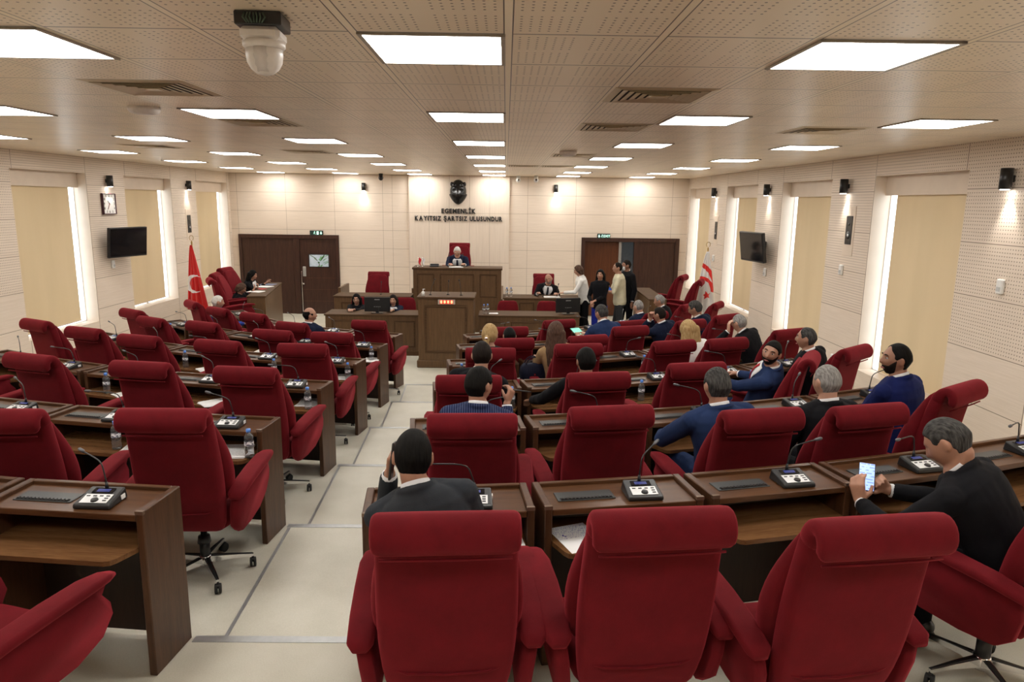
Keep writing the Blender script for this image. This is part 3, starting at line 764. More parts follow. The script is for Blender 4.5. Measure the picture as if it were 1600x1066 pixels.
def paper(loc, rz, label, mat=PPRINT, w=.21, h=.297, n=1, group='papers on the desks', name='paper_sheet'):
    m = MB(); N = 6
    for s in range(n):
        z0 = s*.0022; rr = radians((s*37 % 11-5)*1.6) if n > 1 else 0; m.M = Matrix.Translation(V((0, 0, z0))) @ Matrix.Rotation(rr, 4, 'Z')
        vs = []; fs = []
        for j in range(N+1):
            y = -h/2+h*j/N; zz = .0004+.002*max(0, sin(pi*j/N*1.0))*(s == n-1)
            vs += [(-w/2, y, zz), (w/2, y, zz+.0006), (-w/2, y, 0), (w/2, y, 0)]
        for j in range(N):
            a = 4*j; fs += [(a, a+1, a+5, a+4), (a+2, a+6, a+7, a+3), (a, a+4, a+6, a+2), (a+1, a+3, a+7, a+5)]
        fs += [(0, 2, 3, 1), (4*N, 4*N+1, 4*N+3, 4*N+2)]; m.add(vs, fs)
    o = m.build(name, mat, None, loc); o.rotation_euler = (0, 0, radians(rz)); tag(o, label, 'paper', group)
PP = [('R', 0, 1, -.22, -.28, 12, PWRIT, 1, 'sheet with blue handwriting on'), ('L', 1, 0, .18, -.27, 18, PPRINT, 4, 'printed papers under bottle on'), ('L', 2, 0, .22, -.16, 8, PPRINT, 3, 'grey papers inside'),
      ('L', 2, 1, -.2, -.29, 25, PPRINT, 1, 'single white sheet on'), ('L', 2, 2, .12, -.28, -18, PAPER, 2, 'white open leaflet on'), ('L', 2, 3, .2, -.27, 20, PAPER, 2, 'folded white papers on'), ('L', 2, 1, .24, -.32, -30, PAPER, 4, 'loose papers by bottle on'),
      ('L', 3, 0, .22, -.22, 10, PAPER, 2, 'white papers by bottle on'), ('L', 3, 2, .25, -.30, -25, PAPER, 5, 'scattered papers on'), ('L', 3, 3, .0, -.28, 30, PAPER, 1, 'pale sheet on'), ('L', 4, 0, .28, -.32, 5, PAPER, 7, 'thick paper pile on'),
      ('L', 4, 2, .3, -.26, 20, PAPER, 1, 'small white sheet on'), ('L', 5, 0, .25, -.20, 0, PAPER, 2, 'white papers on'), ('L', 5, 2, .0, -.28, 40, PAPER, 3, 'crumpled white papers on'), ('L', 5, 4, .1, -.3, 35, PAPER, 3, 'documents of the blue-shirted man on'),
      ('R', 2, 1, .30, -.28, -20, PAPER, 5, 'pile of white papers on'), ('R', 3, 1, .31, -.26, -24, PAPER, 4, 'white printed pages on'), ('R', 4, 0, .3, -.25, 0, PAPER, 2, 'white sheets on'), ('R', 3, 0, .28, -.27, 30, PAPER, 2, 'open notebook pages on'), ('R', 0, 0, .24, -.3, 4, PAPER, 1, 'white paper on'),
      ('L', 1, 1, .33, -.3, 20, PPRINT, 2, 'printed sheets on')]
for sd, k, i, lx, ly, rz, mt, n_, l in PP:
    p, a = on_desk(sd, k, i, lx, ly, .6306)
    paper((p[0], p[1], p[2]), a+rz, '%s desk, %s block, %s, %s' % (l, 'left' if sd == 'L' else 'right', ROW[k], SEAT[i]), mt, .19, .26, n_)

# ------------------------------------------------------------------ chairs
def chair_proto():
    t = thing('swivel_chair', 'c', 'chair')
    def back(path, name, par, seam=False):
        m = MB(); rings = []
        n = len(path)
        for i, (y, z, w, th) in enumerate(path):
            a = path[max(i-1, 0)]; b_ = path[min(i+1, n-1)]; d = V((0, b_[0]-a[0], b_[1]-a[1])).normalized(); nrm = V((0, d.z, -d.y))
            rings.append([V((px, 0, 0))+nrm*(-py)+V((0, y, z)) for px, py in rrect(w, th, 5, .42)])
        m.loft(rings); o = m.build(name, VEL, par); return subsurf(o, 1)
    back([(-.17, .355, .42, .05), (-.195, .40, .46, .075), (-.225, .50, .495, .09), (-.25, .62, .515, .10), (-.275, .76, .52, .10), (-.30, .88, .51, .09), (-.325, .98, .503, .082), (-.338, 1.03, .503, .078), (-.350, 1.055, .50, .06)], 'backrest', t)
    bk = t.children[0]; m = MB(); m.tube([(-.225, -.262, .515), (-.15, -.271, .492), (0, -.273, .485), (.15, -.271, .492), (.225, -.262, .515)], .004, 6); m.build('lower_seam', VEL, bk)
    # rolled top
    o = back([(-.332, 1.00, .49, .070), (-.340, 1.035, .507, .084), (-.356, 1.068, .508, .074), (-.378, 1.092, .508, .064), (-.403, 1.099, .508, .060), (-.426, 1.085, .508, .058), (-.438, 1.056, .507, .056), (-.433, 1.026, .504, .052), (-.416, 1.006, .49, .040)], 'headrest_roll', t)
    m = MB(); m.tube([(-.225, -.422, .984), (-.12, -.424, .982), (0, -.424, .981), (.12, -.424, .982), (.225, -.422, .984)], .0045, 6); m.build('piping', VEL, o)
    back([(-.10, .50, .40, .04), (-.135, .56, .52, .085), (-.165, .64, .575, .10), (-.185, .74, .58, .105), (-.215, .84, .55, .09), (-.25, .93, .50, .07), (-.285, 1.02, .44, .05), (-.31, 1.07, .38, .03)], 'back_cushion', t)
    m = MB(); rings = []
    for y, z, w, th in ((-.22, .41, .44, .10), (-.16, .425, .50, .14), (0, .43, .52, .15), (.14, .435, .52, .15), (.22, .43, .50, .13), (.265, .42, .46, .08)):
        rings.append([V((px, y, z+py)) for px, py in rrect(w, th, 4, .4)])
    m.loft(rings); subsurf(m.build('seat', VEL, t), 1)
    for s in (-1, 1):
        out = [(-.235, .60), (-.10, .625), (.08, .64), (.20, .640), (.275, .625), (.262, .592), (.305, .54), (.318, .485), (.27, .41), (.15, .36), (-.02, .345), (-.16, .35), (-.22, .40), (-.245, .50)]
        m = MB()
        def xo(z, side): base = .262+.040*max(0, (z-.35)/.3)**1.6; return s*(base+side)
        A = [(xo(z, 0), y, z) for y, z in out]; B = [(xo(z, .055), y, z) for y, z in out]; Mi = [(xo(z, .0275)+0*s, y+(y-.02)*.03, z+(z-.49)*.04) for y, z in out]
        m.loft([A, [tuple(V(a)*.5+V(c)*.5) for a, c in zip(A, Mi)], Mi, [tuple(V(a)*.5+V(c)*.5) for a, c in zip(B, Mi)], B]); arm = m.build('armrest', VEL, t)
        m = MB(); rings = []
        for y, z, w, th, dx in ((-.272, .585, .06, .022, .0), (-.25, .600, .10, .034, 0), (-.12, .624, .112, .038, .002), (.05, .642, .115, .038, .006), (.20, .654, .108, .036, .012), (.285, .654, .08, .03, .015), (.325, .650, .04, .016, .015)):
            rings.append([V((s*(.322+dx)+px, y, z+py)) for px, py in rrect(w, th, 4, .45)])
        m.loft(rings); m.build('arm_pad', VEL, arm)
    m = MB(); m.tube([(0, 0, .10), (0, 0, .20), (0, 0, .205), (0, 0, .36)], [.032, .032, .02, .02], 14); m.box(-.10, .10, -.12, .10, .33, .358, 0, .01); m.tube([(0, 0, .20), (0, 0, .24)], [.042, .036], 14); m.build('gas_lift', BLK, t)
    m = MB(); m.tube([(0, 0, .055), (0, 0, .06), (0, 0, .115), (0, 0, .12)], [.03, .042, .038, .03], 18); m.build('hub', CHR, t)
    leg = MB(); leg.loft([[V((.03, -.022, .075)), V((.03, .022, .075)), V((.03, .019, .112)), V((.03, -.019, .112))], [V((.16, -.017, .078)), V((.16, .017, .078)), V((.16, .014, .100)), V((.16, -.014, .100))], [V((.29, -.011, .070)), V((.29, .011, .070)), V((.29, .009, .084)), V((.29, -.009, .084))]], 0, False)
    top = MB(); top.loft([[V((.04, -.012, .110)), V((.04, .012, .110)), V((.04, .010, .117)), V((.04, -.010, .117))], [V((.285, -.007, .083)), V((.285, .007, .083)), V((.285, .005, .089)), V((.285, -.005, .089))]], 0, False)
    lm = leg.mesh('base_leg', CHR); tm = top.mesh('leg_cover', BLK)
    cs = MB()
    for dx in (-.012, .012): cs.tube([(dx-.008, 0, .029), (dx-.006, 0, .029), (dx+.006, 0, .029), (dx+.008, 0, .029)], [.022, .0285, .0285, .022], 16)
    cs.tube([(0, 0, .03), (0, .0, .072)], .006, 8); cs.box(-.012, .012, -.02, .02, .045, .056, 0, .004)
    cm = cs.mesh('caster', BLKM)
    for i in range(5):
        a = radians(18+72*i); l = bpy.data.objects.new('base_leg', lm); COL.objects.link(l); l.parent = t; l.rotation_euler = (0, 0, a)
        c = bpy.data.objects.new('leg_cover', tm); COL.objects.link(c); c.parent = l
        c = bpy.data.objects.new('caster', cm); COL.objects.link(c); c.parent = l; c.location = (.285, 0, 0); c.rotation_euler = (0, 0, 1.1*i)
    return t
CHAIR = chair_proto(); CHAIR.scale = (.945, 1, 1.044)
CHAIRS = {('L', 0, 0): (-1.95, 2.42, -18.0), ('L', 0, 1): (-2.8, 2.5, -8.0), ('L', 1, 0): (-1.815, 4.135, 0.8), ('L', 1, 1): (-2.691, 4.039, 3.2), ('L', 1, 2): (-3.607, 4.324, -14.9), ('L', 2, 0): (-1.884, 5.613, -6.1), ('L', 2, 1): (-2.712, 5.75, -9.5), ('L', 2, 2): (-3.639, 5.965, -18.4), ('L', 2, 3): (-4.55, 6.55, -26), ('L', 3, 0): (-1.904, 7.24, -2.4), ('L', 3, 1): (-2.694, 7.267, -15.1), ('L', 3, 2): (-3.548, 7.48, -18.5), ('L', 3, 3): (-4.298, 7.863, -21.7), ('L', 3, 4): (-5.03, 8.338, -28.6), ('L', 4, 0): (-1.922, 8.457, -7.1), ('L', 4, 1): (-2.584, 8.571, -15.2), ('L', 4, 2): (-3.537, 9.049, -25.0), ('L', 4, 3): (-4.27, 9.33, -31), ('L', 4, 4): (-4.81, 9.951, -34.9), ('L', 5, 0): (-1.797, 10.101, -8.7), ('L', 5, 1): (-2.687, 9.838, -23.4), ('L', 5, 2): (-3.413, 10.561, -30.8), ('L', 5, 3): (-4.082, 11.03, -36.4), ('L', 5, 4): (-4.70, 11.66, -50), ('R', 0, 0): (-0.204, 2.529, 3.6), ('R', 0, 1): (0.482, 2.573, 5.7), ('R', 0, 2): (1.163, 2.526, 7.8), ('R', 0, 3): (2.22, 2.95, 30.0), ('R', 1, 0): (-0.18, 4.045, 2.2), ('R', 1, 1): (0.53, 4.25, 9.0), ('R', 1, 2): (1.353, 4.188, 10.8), ('R', 1, 3): (1.977, 4.292, 14.7), ('R', 1, 4): (2.714, 4.75, 35.0), ('R', 2, 0): (-0.271, 5.425, 2.4), ('R', 2, 1): (0.638, 5.555, 9.3), ('R', 2, 2): (1.452, 5.922, 11.7), ('R', 2, 3): (2.245, 6.086, 62.0), ('R', 2, 4): (2.898, 6.58, 40.0), ('R', 3, 0): (-0.145, 7.045, 2.2), ('R', 3, 1): (0.667, 7.295, 9.4), ('R', 3, 2): (1.6, 7.514, 18.9), ('R', 3, 3): (2.181, 7.671, 20.4), ('R', 3, 4): (3.039, 8.26, 26.3), ('R', 4, 0): (0.033, 8.22, 9.2), ('R', 4, 1): (0.826, 8.438, 19.6), ('R', 4, 2): (1.433, 9.1, 18.5), ('R', 4, 3): (2.245, 9.602, 30.5), ('R', 4, 4): (2.867, 10.121, 33.6), ('R', 5, 0): (0.0, 9.693, 11.2), ('R', 5, 1): (0.617, 10.306, 22.6), ('R', 5, 2): (1.621, 10.298, 26.9), ('R', 5, 3): (2.054, 11.077, 40.7), ('R', 5, 4): (2.706, 12.06, 48.5)}
OCC = {('R', 0, 0): 'behind the phoning man', ('R', 0, 3): 'behind the man reading his phone', ('R', 1, 0): 'behind the man with a pen', ('R', 1, 2): 'behind the man in the navy suit', ('R', 1, 3): 'behind the grey-haired man in black', ('R', 1, 4): 'by the bearded man in blue',
       ('R', 2, 3): 'turned sideways by the man looking back', ('R', 3, 1): 'behind the woman with long brown hair', ('R', 3, 0): 'behind the blonde woman', ('R', 3, 3): 'behind the blonde woman in white'}
for (sd, k, i), (x, y, a) in CHAIRS.items():
    # keep every chair clear of its desk front
    c = CR if sd == 'R' else CL; r = math.hypot(x-c, y-CY); rm = TR[k]+.71
    if r < rm: x = c+(x-c)*rm/r; y = CY+(y-CY)*rm/r
    lab = 'red velvet swivel chair, %s block, %s, %s' % ('left' if sd == 'L' else 'right', ROW[k], SEAT[i])
    if (sd, k, i) in OCC: lab = 'red velvet chair, right block, %s, %s' % (ROW[k], OCC[sd, k, i])
    CHAIRS[sd, k, i] = (x, y, a)
    place(CHAIR, (x, y, tz(k)), a, lab, 'red velvet swivel chairs')
#@@PART2
# ------------------------------------------------------------------ podium, dais and official desks
def panel_frame(m, x0, x1, y, z0, z1, w=.035, d=.014):
    m.box(x0, x1, y-d, y, z1-w, z1, 0, .004); m.box(x0, x1, y-d, y, z0, z0+w, 0, .004)
    m.box(x0, x0+w, y-d, y, z0+w, z1-w, 0, .004); m.box(x1-w, x1, y-d, y, z0+w, z1-w, 0, .004)
b = MB(); b.box(-3.75, 1.62, 14.92, YB-.12, .0, .15); struct(b.build('floor_stage_step', floor_mat()))
b = MB(); b.box(-1.98, -.05, 15.75, YB-.12, .15, .80); struct(b.build('floor_dais_step', DAISW))
b = MB(); b.poly([(XL, 13.1), (-4.62, 13.1), (-4.62, 13.5), (-5.02, 15.95), (XL, 16.3)], 0, .28, 'xy'); struct(b.build('floor_left_step', floor_mat()))
b = MB(); b.box(2.86, XR, 13.75, YB-.02, 0, .28); struct(b.build('floor_right_step', floor_mat()))
t = thing('speaker_podium', 'wooden speaker podium with red digits at the end of the aisle', 'podium', (-1.035, 12.46, 0))
m = MB(); m.box(-.485, .485, 0, .70, .11, 1.235, 0, .004); m.build('cabinet', DAISW, t)
m = MB(); m.box(-.515, .515, -.03, .72, 0, .13, 0, .01); m.build('plinth', DAISW, t)
m = MB(); m.box(-.51, .51, -.03, .73, 1.235, 1.27, 0, .008); m.build('podium_top', DAISD, t)
m = MB(); panel_frame(m, -.37, .37, -.001, .27, 1.12); m.build('panel_moulding', DAISD, t)
m = MB(); m.box(-.135, .165, -.03, -.001, 1.14, 1.225, 0, .003); dg_ = m.build('digit_display', plain('pale display housing', (.42, .36, .30, 1), .5), t)
m = MB(); m.box(-.10, .13, -.034, -.029, 1.15, 1.215); m.build('display_window', emis('dark red display', (.5, .03, .015, 1), .7), dg_)
RED = emis('glowing red digits', (1, .30, .12, 1), 5)
for i in range(4): text_obj('0', .068, RED, 'digit', dg_, (-.075+.06*i, -.036, 1.182), ext=.001)
def thin_mic(x, y, z, lean, h, label):
    t = thing('podium_microphone', label, 'microphone', (x, y, z), 0)
    m = MB(); m.tube([(0, 0, 0), (0, 0, .015)], .025, 14); m.build('base', BLK, t)
    m = MB(); m.tube([(0, 0, .01), (lean*.3, 0, h*.5), (lean, -.02, h)], .0045, 8); m.build('gooseneck', BLK, t)
    m = MB(); m.cap((lean, -.02, h), .010, (lean*1.15, -.05, h+.02), .012); m.build('microphone_head', BLK, t)
thin_mic(-1.33, 12.7, 1.27, .08, .27, 'thin black podium microphone at the left, leaning right'); thin_mic(-1.02, 12.75, 1.27, .02, .24, 'thin black podium microphone in the middle'); thin_mic(-.78, 12.7, 1.27, -.03, .26, 'thin black podium microphone at the right')
t = thing('sanitizer_bottle', 'small white pump bottle on the left of the podium top', 'bottle', (-1.44, 12.55, 1.27))
m = MB(); m.tube([(0, 0, 0), (0, 0, .07), (0, 0, .085)], [.028, .028, .012], 16); m.build('bottle_body', WHT, t); m = MB(); m.tube([(0, 0, .08), (0, 0, .12)], .006, 8); m.box(-.006, .035, -.006, .006, .115, .125, 0, .003); m.build('pump', WHT, t)

def wood_desk(name, label, x0, x1, y0, depth, z0, h, panels, side_return=None, zt=.03):
    cxm = (x0+x1)/2; t = thing(name, label, 'desk', (cxm, y0, z0)); a, b_ = x0-cxm, x1-cxm
    m = MB(); m.box(a+.02, b_-.02, .02, .06, 0, h-zt, 0, .003); m.build('front_panel', DAISW, t)
    for s, X in ((0, a+.02), (1, b_-.06)):
        m = MB(); m.box(X, X+.04, .06, depth, 0, h-zt, 0, .003); m.build('side_panel', DAISW, t)
    m = MB(); m.box(a, b_, 0, depth+.02, h-zt, h, 0, .006); m.build('desk_top', DAISD, t)
    for (p0, p1, q0, q1) in panels:
        m = MB(); panel_frame(m, p0-cxm, p1-cxm, .021, q0-z0, q1-z0, .028); m.build('panel_moulding', DAISD, t)
    m = MB(); m.box(a+.01, b_-.01, .005, .02, 0, .09, 0, .003); m.build('kick_plate', DAISD, t)
    return t
LD = wood_desk('front_desk', 'wooden clerks desk with moulded panels left of the podium', -3.42, -1.62, 13.42, .62, 0, .79, [(-3.28, -2.72, .16, .68), (-2.60, -2.22, .16, .68), (-2.10, -1.70, .16, .68)])
RD = wood_desk('front_desk', 'wooden clerks desk right of the podium with a black monitor', -.50, 1.44, 13.42, .62, 0, .80, [(-.36, .02, .16, .68), (.12, .86, .16, .68), (.96, 1.36, .16, .68)])
L2 = wood_desk('raised_desk', 'raised wooden desk with an empty red chair, left of the dais', -3.62, -1.985, 15.0, .60, 0.15, .78, [(-3.45, -2.95, .28, .80), (-2.85, -2.35, .28, .80)])
m = MB(); m.box(-.845, -.79, .62, 1.5, 0, .88, 0, .004); m.build('side_return', DAISW, L2); m = MB(); m.box(.76, .812, .62, .74, .0, .88); m.build('side_post', DAISW, L2)
R2 = wood_desk('raised_desk', 'raised wooden desk of the bald man, right of the dais', -.045, 1.60, 15.0, .60, 0.15, .78, [(.30, .62, .28, .84), (.75, 1.35, .28, .84)])
D = wood_desk('dais_desk', 'tall central dais desk with three moulded panels under the face mask', -1.97, -.06, 15.16, .55, 0.0, 1.53, [(-1.87, -1.50, .91, 1.41), (-1.38, -.66, .91, 1.41), (-.54, -.17, .91, 1.41)], zt=.04)
def side_desk(x, y, rz, L, flip, label):
    t = thing('side_desk', label, 'desk', (x, y, .28 if True else 0), rz)
    s = -1 if flip else 1
    m = MB(); m.box(min(0, -s*.04), max(0, -s*.04), 0, L, -.27, .82, 0, .004); m.build('front_panel', DAISW, t)
    m = MB(); m.box(min(s*.01, -s*.34), max(s*.01, -s*.34), -.01, L, .79, .825, 0, .006); m.build('desk_top', DAISD, t)
    m = MB(); m.box(min(-s*.04, -s*.33), max(-s*.04, -s*.33), 0, .04, 0, .79, 0, .004); m.build('end_panel', DAISW, t)
side_desk(-4.55, 13.55, 9.7, 2.32, False, 'wooden side desk along the left, by two seated women in black')
side_desk(2.80, 13.75, -1, 1.9, True, 'wooden side desk at the right by empty red chairs')
def monitor(x, y, z, rz, label, back=True):
    t = thing('monitor', label, 'monitor', (x, y, z), rz)
    m = MB(); m.box(-.245, .245, -.02, .02, .03, .31, 0, .006); m.build('casing', BLK, t)
    m = MB(); m.box(-.23, .23, .019, .022, .045, .297); m.build('screen', SCREEN, t)
    m = MB(); m.box(-.03, .03, -.03, .0, .0, .12); m.box(-.11, .11, -.08, .06, 0, .012, 0, .004); m.build('stand', BLK, t)
    if back:
        m = MB(); m.box(-.05, .05, -.0225, -.02, .255, .268); m.build('maker_mark', plain('grey print', (.35, .35, .35, 1), .5), t)
        m = MB(); 
        for i in range(4): m.box(-.06+.035*i, -.045+.035*i, -.0225, -.02, .12, .13)
        m.build('port', plain('grey print', (.35, .35, .35, 1), .5), t)
monitor(-2.44, 13.62, .79, 0, 'black monitor seen from behind between the two clerks')
monitor(1.22, 13.72, .80, 14, 'black monitor seen from behind on the right clerks desk')
# red chairs around the officials
for (x, y, z, a, l) in ((-2.88, 15.95, .15, 180, 'empty red velvet chair facing the hall on the raised desk left of the dais'), (-1.06, 16.35, .80, 180, 'red velvet chair of the chairman, above the central dais'), (.88, 15.95, .15, 180, 'red velvet chair behind the bald man at the raised desk'),
                     (-5.14, 13.55, .28, -62, 'empty red velvet chair in front of the two women at the left side desk'), (-5.42, 14.42, .28, -82, 'red velvet chair of the nearer woman at the left side desk'), (-5.66, 15.45, .28, -100, 'red velvet chair of the farther woman at the left side desk'),
                     (3.42, 15.3, .28, 62, 'empty red velvet chair at the right side desk, farthest from the camera'), (3.52, 14.35, .28, 68, 'empty red velvet chair at the right side desk, beside the white flag'), (3.55, 13.15, 0, 58, 'empty red velvet chair in front of the right side desk, below the white flag')):
    place(CHAIR, (x, y, z), a, l, 'red velvet swivel chairs')
def low_chair(x, y, rz, label):
    t = thing('low_back_chair', label, 'chair', (x, y, 0), rz, 'low red chairs at the clerks desks')
    m = MB(); rings = []
    for yy, z, w, th in ((-.18, .46, .30, .05), (-.21, .52, .42, .07), (-.23, .62, .44, .07), (-.25, .75, .44, .065), (-.27, .86, .41, .06), (-.285, .93, .35, .05), (-.29, .95, .26, .03)):
        rings.append([V((px, yy+py, z)) for px, py in rrect(w, th, 4, .45)])
    m.loft(rings); m.build('backrest', VEL, t)
    m = MB(); rings = []
    for yy, w, th in ((-.22, .40, .06), (-.15, .46, .09), (.1, .47, .09), (.22, .42, .06)): rings.append([V((px, yy, .45+py)) for px, py in rrect(w, th, 4, .45)])
    m.loft(rings); m.build('seat', VEL, t)
    for sx in (-1, 1):
        for sy in (-1, 1): m = MB(); m.tube([(sx*.18, sy*.16, .42), (sx*.21, sy*.2, 0)], .012, 8); m.build('leg', BLK, t)
low_chair(.06, 14.12, 180, 'low red chair behind the right clerks desk, nearer the podium'); low_chair(.86, 14.12, 180, 'low red chair behind the right clerks desk, next to the monitor')
low_chair(-2.05, 14.42, 180, 'low red chair behind the long-haired clerk without glasses'); low_chair(-2.96, 14.42, 180, 'low red chair behind the clerk with glasses')
# papers and small things at the front
paper((-1.05, 15.36, 1.5303), 12, 'white documents under the chairman hands on the dais', PAPER, .30, .21, 4); paper((1.0, 15.22, .9303), 8, 'white papers on the raised desk in front of the bald man', PAPER, .34, .21, 4)
paper((-4.93, 14.15, 1.1053), 80, 'white papers on the near end of the left side desk', PAPER, .21, .297, 3); paper((-5.02, 14.95, 1.1053), 78, 'white papers on the middle of the left side desk', PAPER, .24, .30, 5)
paper((-5.1, 15.4, 1.1053), 85, 'blue folder on the far end of the left side desk', plain('blue grey folder', (.18, .22, .35, 1), .5), .24, .32, 2)
paper((-4.98, 14.6, 1.1053), 70, 'red notebook on the left side desk', plain('red cover', (.5, .02, .03, 1), .5), .15, .2, 2)
paper((-.22, 13.66, .8003), 5, 'white tissues beside the bottle on the right clerks desk', PAPER, .18, .12, 3)
def extra_bottle(p, l): place(BOT, p, 20, l, 'water bottles on the desks')
extra_bottle((-.40, 13.56, .80), 'clear bottle with blue cap at the left end of the right clerks desk'); extra_bottle((-.33, 13.62, .80), 'clear bottle with blue cap beside the white tissues')
extra_bottle((.04, 15.25, .93), 'clear bottle at the left end of the bald man desk'); extra_bottle((.13, 15.28, .93), 'second clear bottle from the left end of the bald man desk')
for (x, c, l) in ((-1.86, (.6, .01, .02, 1), 'tiny red table flag on the left end of the dais'), (-1.78, (.8, .78, .78, 1), 'tiny white table flag on the left end of the dais')):
    t = thing('table_flag', l, 'flag', (x, 15.4, 1.53)); m = MB(); m.tube([(0, 0, 0), (0, 0, .01)], .03, 14); m.tube([(0, 0, 0), (0, 0, .21)], .004, 8); m.build('stand', CHR, t)
    m = MB(); N = 8; vs = []; fs = []
    for j in range(N+1):
        for i in range(5): vs.append((.004+.055*i/4*(1-.3*j/N)+.008*sin(j), .012*sin(i*2+j*.4), .205-.15*j/N-.01*i))
    for j in range(N):
        for i in range(4): a = j*5+i; fs.append((a, a+1, a+6, a+5))
    m.add(vs, fs, 0, True); o = m.build('flag_cloth', plain('flag cloth %g' % c[0], c, .7), t); o.modifiers.new('s', 'SOLIDIFY').thickness = .0015
for (x, z, l) in ((-1.20, 1.53, 'left'), (-.90, 1.53, 'right')): pass
for (x, y, z, l) in ((-1.22, 15.42, 1.53, 'thin desk microphone at the left of the chairman'), (-.93, 15.42, 1.53, 'thin desk microphone at the right of the chairman'), (.82, 15.3, .93, 'thin desk microphone at the left of the bald man'), (1.12, 15.3, .93, 'thin desk microphone at the right of the bald man'), (-2.66, 15.3, .93, 'thin desk microphone before the empty red chair left of the dais')):
    thin_mic(x, y, z, .02, .26, l)
t = thing('telephone', 'dark low telephone on the dais left of the chairman', 'telephone', (-1.52, 15.45, 1.53)); m = MB(); m.box(-.1, .1, -.08, .08, 0, .03, 0, .012); m.build('phone_body', BLK, t); m = MB(); m.cap((-.08, 0, .045), .018, (.08, 0, .045), .018); m.build('handset', BLK, t)

# flags
def flag(x, y, z0, mat, label, mir):
    t = thing('flag_on_pole', label, 'flag', (x, y, z0))
    H = 2.02-z0
    m = MB(); m.tube([(0, 0, 0), (0, 0, H+.02)], .014, 12); m.build('pole', plain('brass pole', (.45, .30, .10, 1), .3, .8), t)
    m = MB(); m.tube([(0, 0, 0), (0, 0, .03), (0, 0, .05)], [.17, .15, .03], 24); m.build('pole_base', plain('brass pole', (.45, .30, .10, 1), .3, .8), t)
    m = MB(); m.tube([(0, 0, H), (0, 0, H+.05)], [.018, .006], 10); m.tube([V((.04*cos(a), 0, H+.10+.05*sin(a))) for a in [radians(q) for q in range(-60, 241, 20)]], .005, 6); m.build('finial', plain('brass pole', (.45, .30, .10, 1), .3, .8), t)
    m = MB(); N, K = 30, 40; vs = []; fs = []; uv = []
    for j in range(N+1):
        s = j/N; z = H-.04-s*(H-.45 if mir > 0 else H-.42)
        wl = (.02+.13*s**.7)*(1 if mir > 0 else 1.7); wr = (.02+.25*s**.9)*(1 if mir > 0 else .85)
        for i in range(K+1):
            q = i/K; xx = -wl+(wl+wr)*q
            yy = -.045-.05*s*sin(q*pi)-(.028*s+.006)*sin(q*pi*7+s*1.3)
            vs.append((xx+.012*s*sin(q*pi*6.2+1), yy, z-.10*s*q*(1 if mir > 0 else -.3))); uv.append((xx, z+z0-.10*s*q*(1 if mir > 0 else -.3)))
    for j in range(N):
        for i in range(K): a = j*(K+1)+i; fs.append((a, a+1, a+K+2, a+K+1))
    m.add(vs, fs, 0, True); o = m.build('flag_cloth', mat, t); me = o.data; l = me.uv_layers.new(name='UVMap')
    for p in me.polygons:
        for li in p.loop_indices: l.data[li].uv = uv[me.loops[li].vertex_index]
    o.modifiers.new('s', 'SOLIDIFY').thickness = .003
def circ(g, u, v, cx_, cy_, r):
    a = g.M('SUBTRACT', u, cx_); b_ = g.M('SUBTRACT', v, cy_); return g.M('LESS_THAN', g.M('ADD', g.M('MULTIPLY', a, a), g.M('MULTIPLY', b_, b_)), r*r)
def star(g, u, v, cx_, cy_, R, rot=0):
    a = g.M('SUBTRACT', u, cx_); b_ = g.M('SUBTRACT', v, cy_); r = g.M('SQRT', g.M('ADD', g.M('MULTIPLY', a, a), g.M('MULTIPLY', b_, b_)))
    th = g.M('ADD', g.M('ARCTAN2', a, b_), 20*pi+rot); f_ = g.M('ABSOLUTE', g.M('SUBTRACT', g.M('MODULO', g.M('ADD', th, pi/5), 2*pi/5), pi/5))
    return g.M('LESS_THAN', g.M('MULTIPLY', r, g.M('SINE', g.M('ADD', f_, radians(18)))), R*sin(radians(18)))
g = NT('red flag with white crescent'); vec, u, v, w_ = g.coords('UV')
cr = g.M('MULTIPLY', circ(g, u, v, .02, 1.20, .185), g.M('SUBTRACT', 1, circ(g, u, v, .08, 1.20, .150)))
dark = g.M('MULTIPLY', g.M('LESS_THAN', g.M('ADD', v, g.M('MULTIPLY', u, 1.6)), .74), g.M('LESS_THAN', v, .9))
col = g.mix(cr, srgb(205, 14, 10), (.85, .85, .85, 1)); g.set(Base_Color=col, Roughness=.6); g.b.inputs['Sheen Weight'].default_value = .3; TRM = g.m
flag(-6.32, 14.6, .28, TRM, 'tall red flag with white crescent on a brass pole by the left wall', 1)
g = NT('white flag with red stripes crescent and star'); vec, u, v, w_ = g.coords('UV')
st1 = g.M('MULTIPLY', circ(g, u, v, -.32, 1.30, .50), g.M('SUBTRACT', 1, circ(g, u, v, -.36, 1.26, .475)))
st1 = g.M('MULTIPLY', st1, g.M('GREATER_THAN', v, 1.3))
cr = g.M('MULTIPLY', circ(g, u, v, -.13, 1.20, .28), g.M('SUBTRACT', 1, circ(g, u, v, -.165, 1.165, .262)))
cr = g.M('MULTIPLY', cr, g.M('GREATER_THAN', g.M('ADD', v, g.M('MULTIPLY', u, .5)), 1.22))
mk = g.M('MAXIMUM', g.M('MAXIMUM', st1, cr), star(g, u, v, .01, 1.09, .095, .2))
g.set(Base_Color=g.mix(mk, (.80, .80, .80, 1), srgb(224, 40, 34)), Roughness=.6); g.b.inputs['Sheen Weight'].default_value = .2
flag(4.11, 14.6, .28, g.m, 'tall white flag with red stripes and star by the right wall', -1)

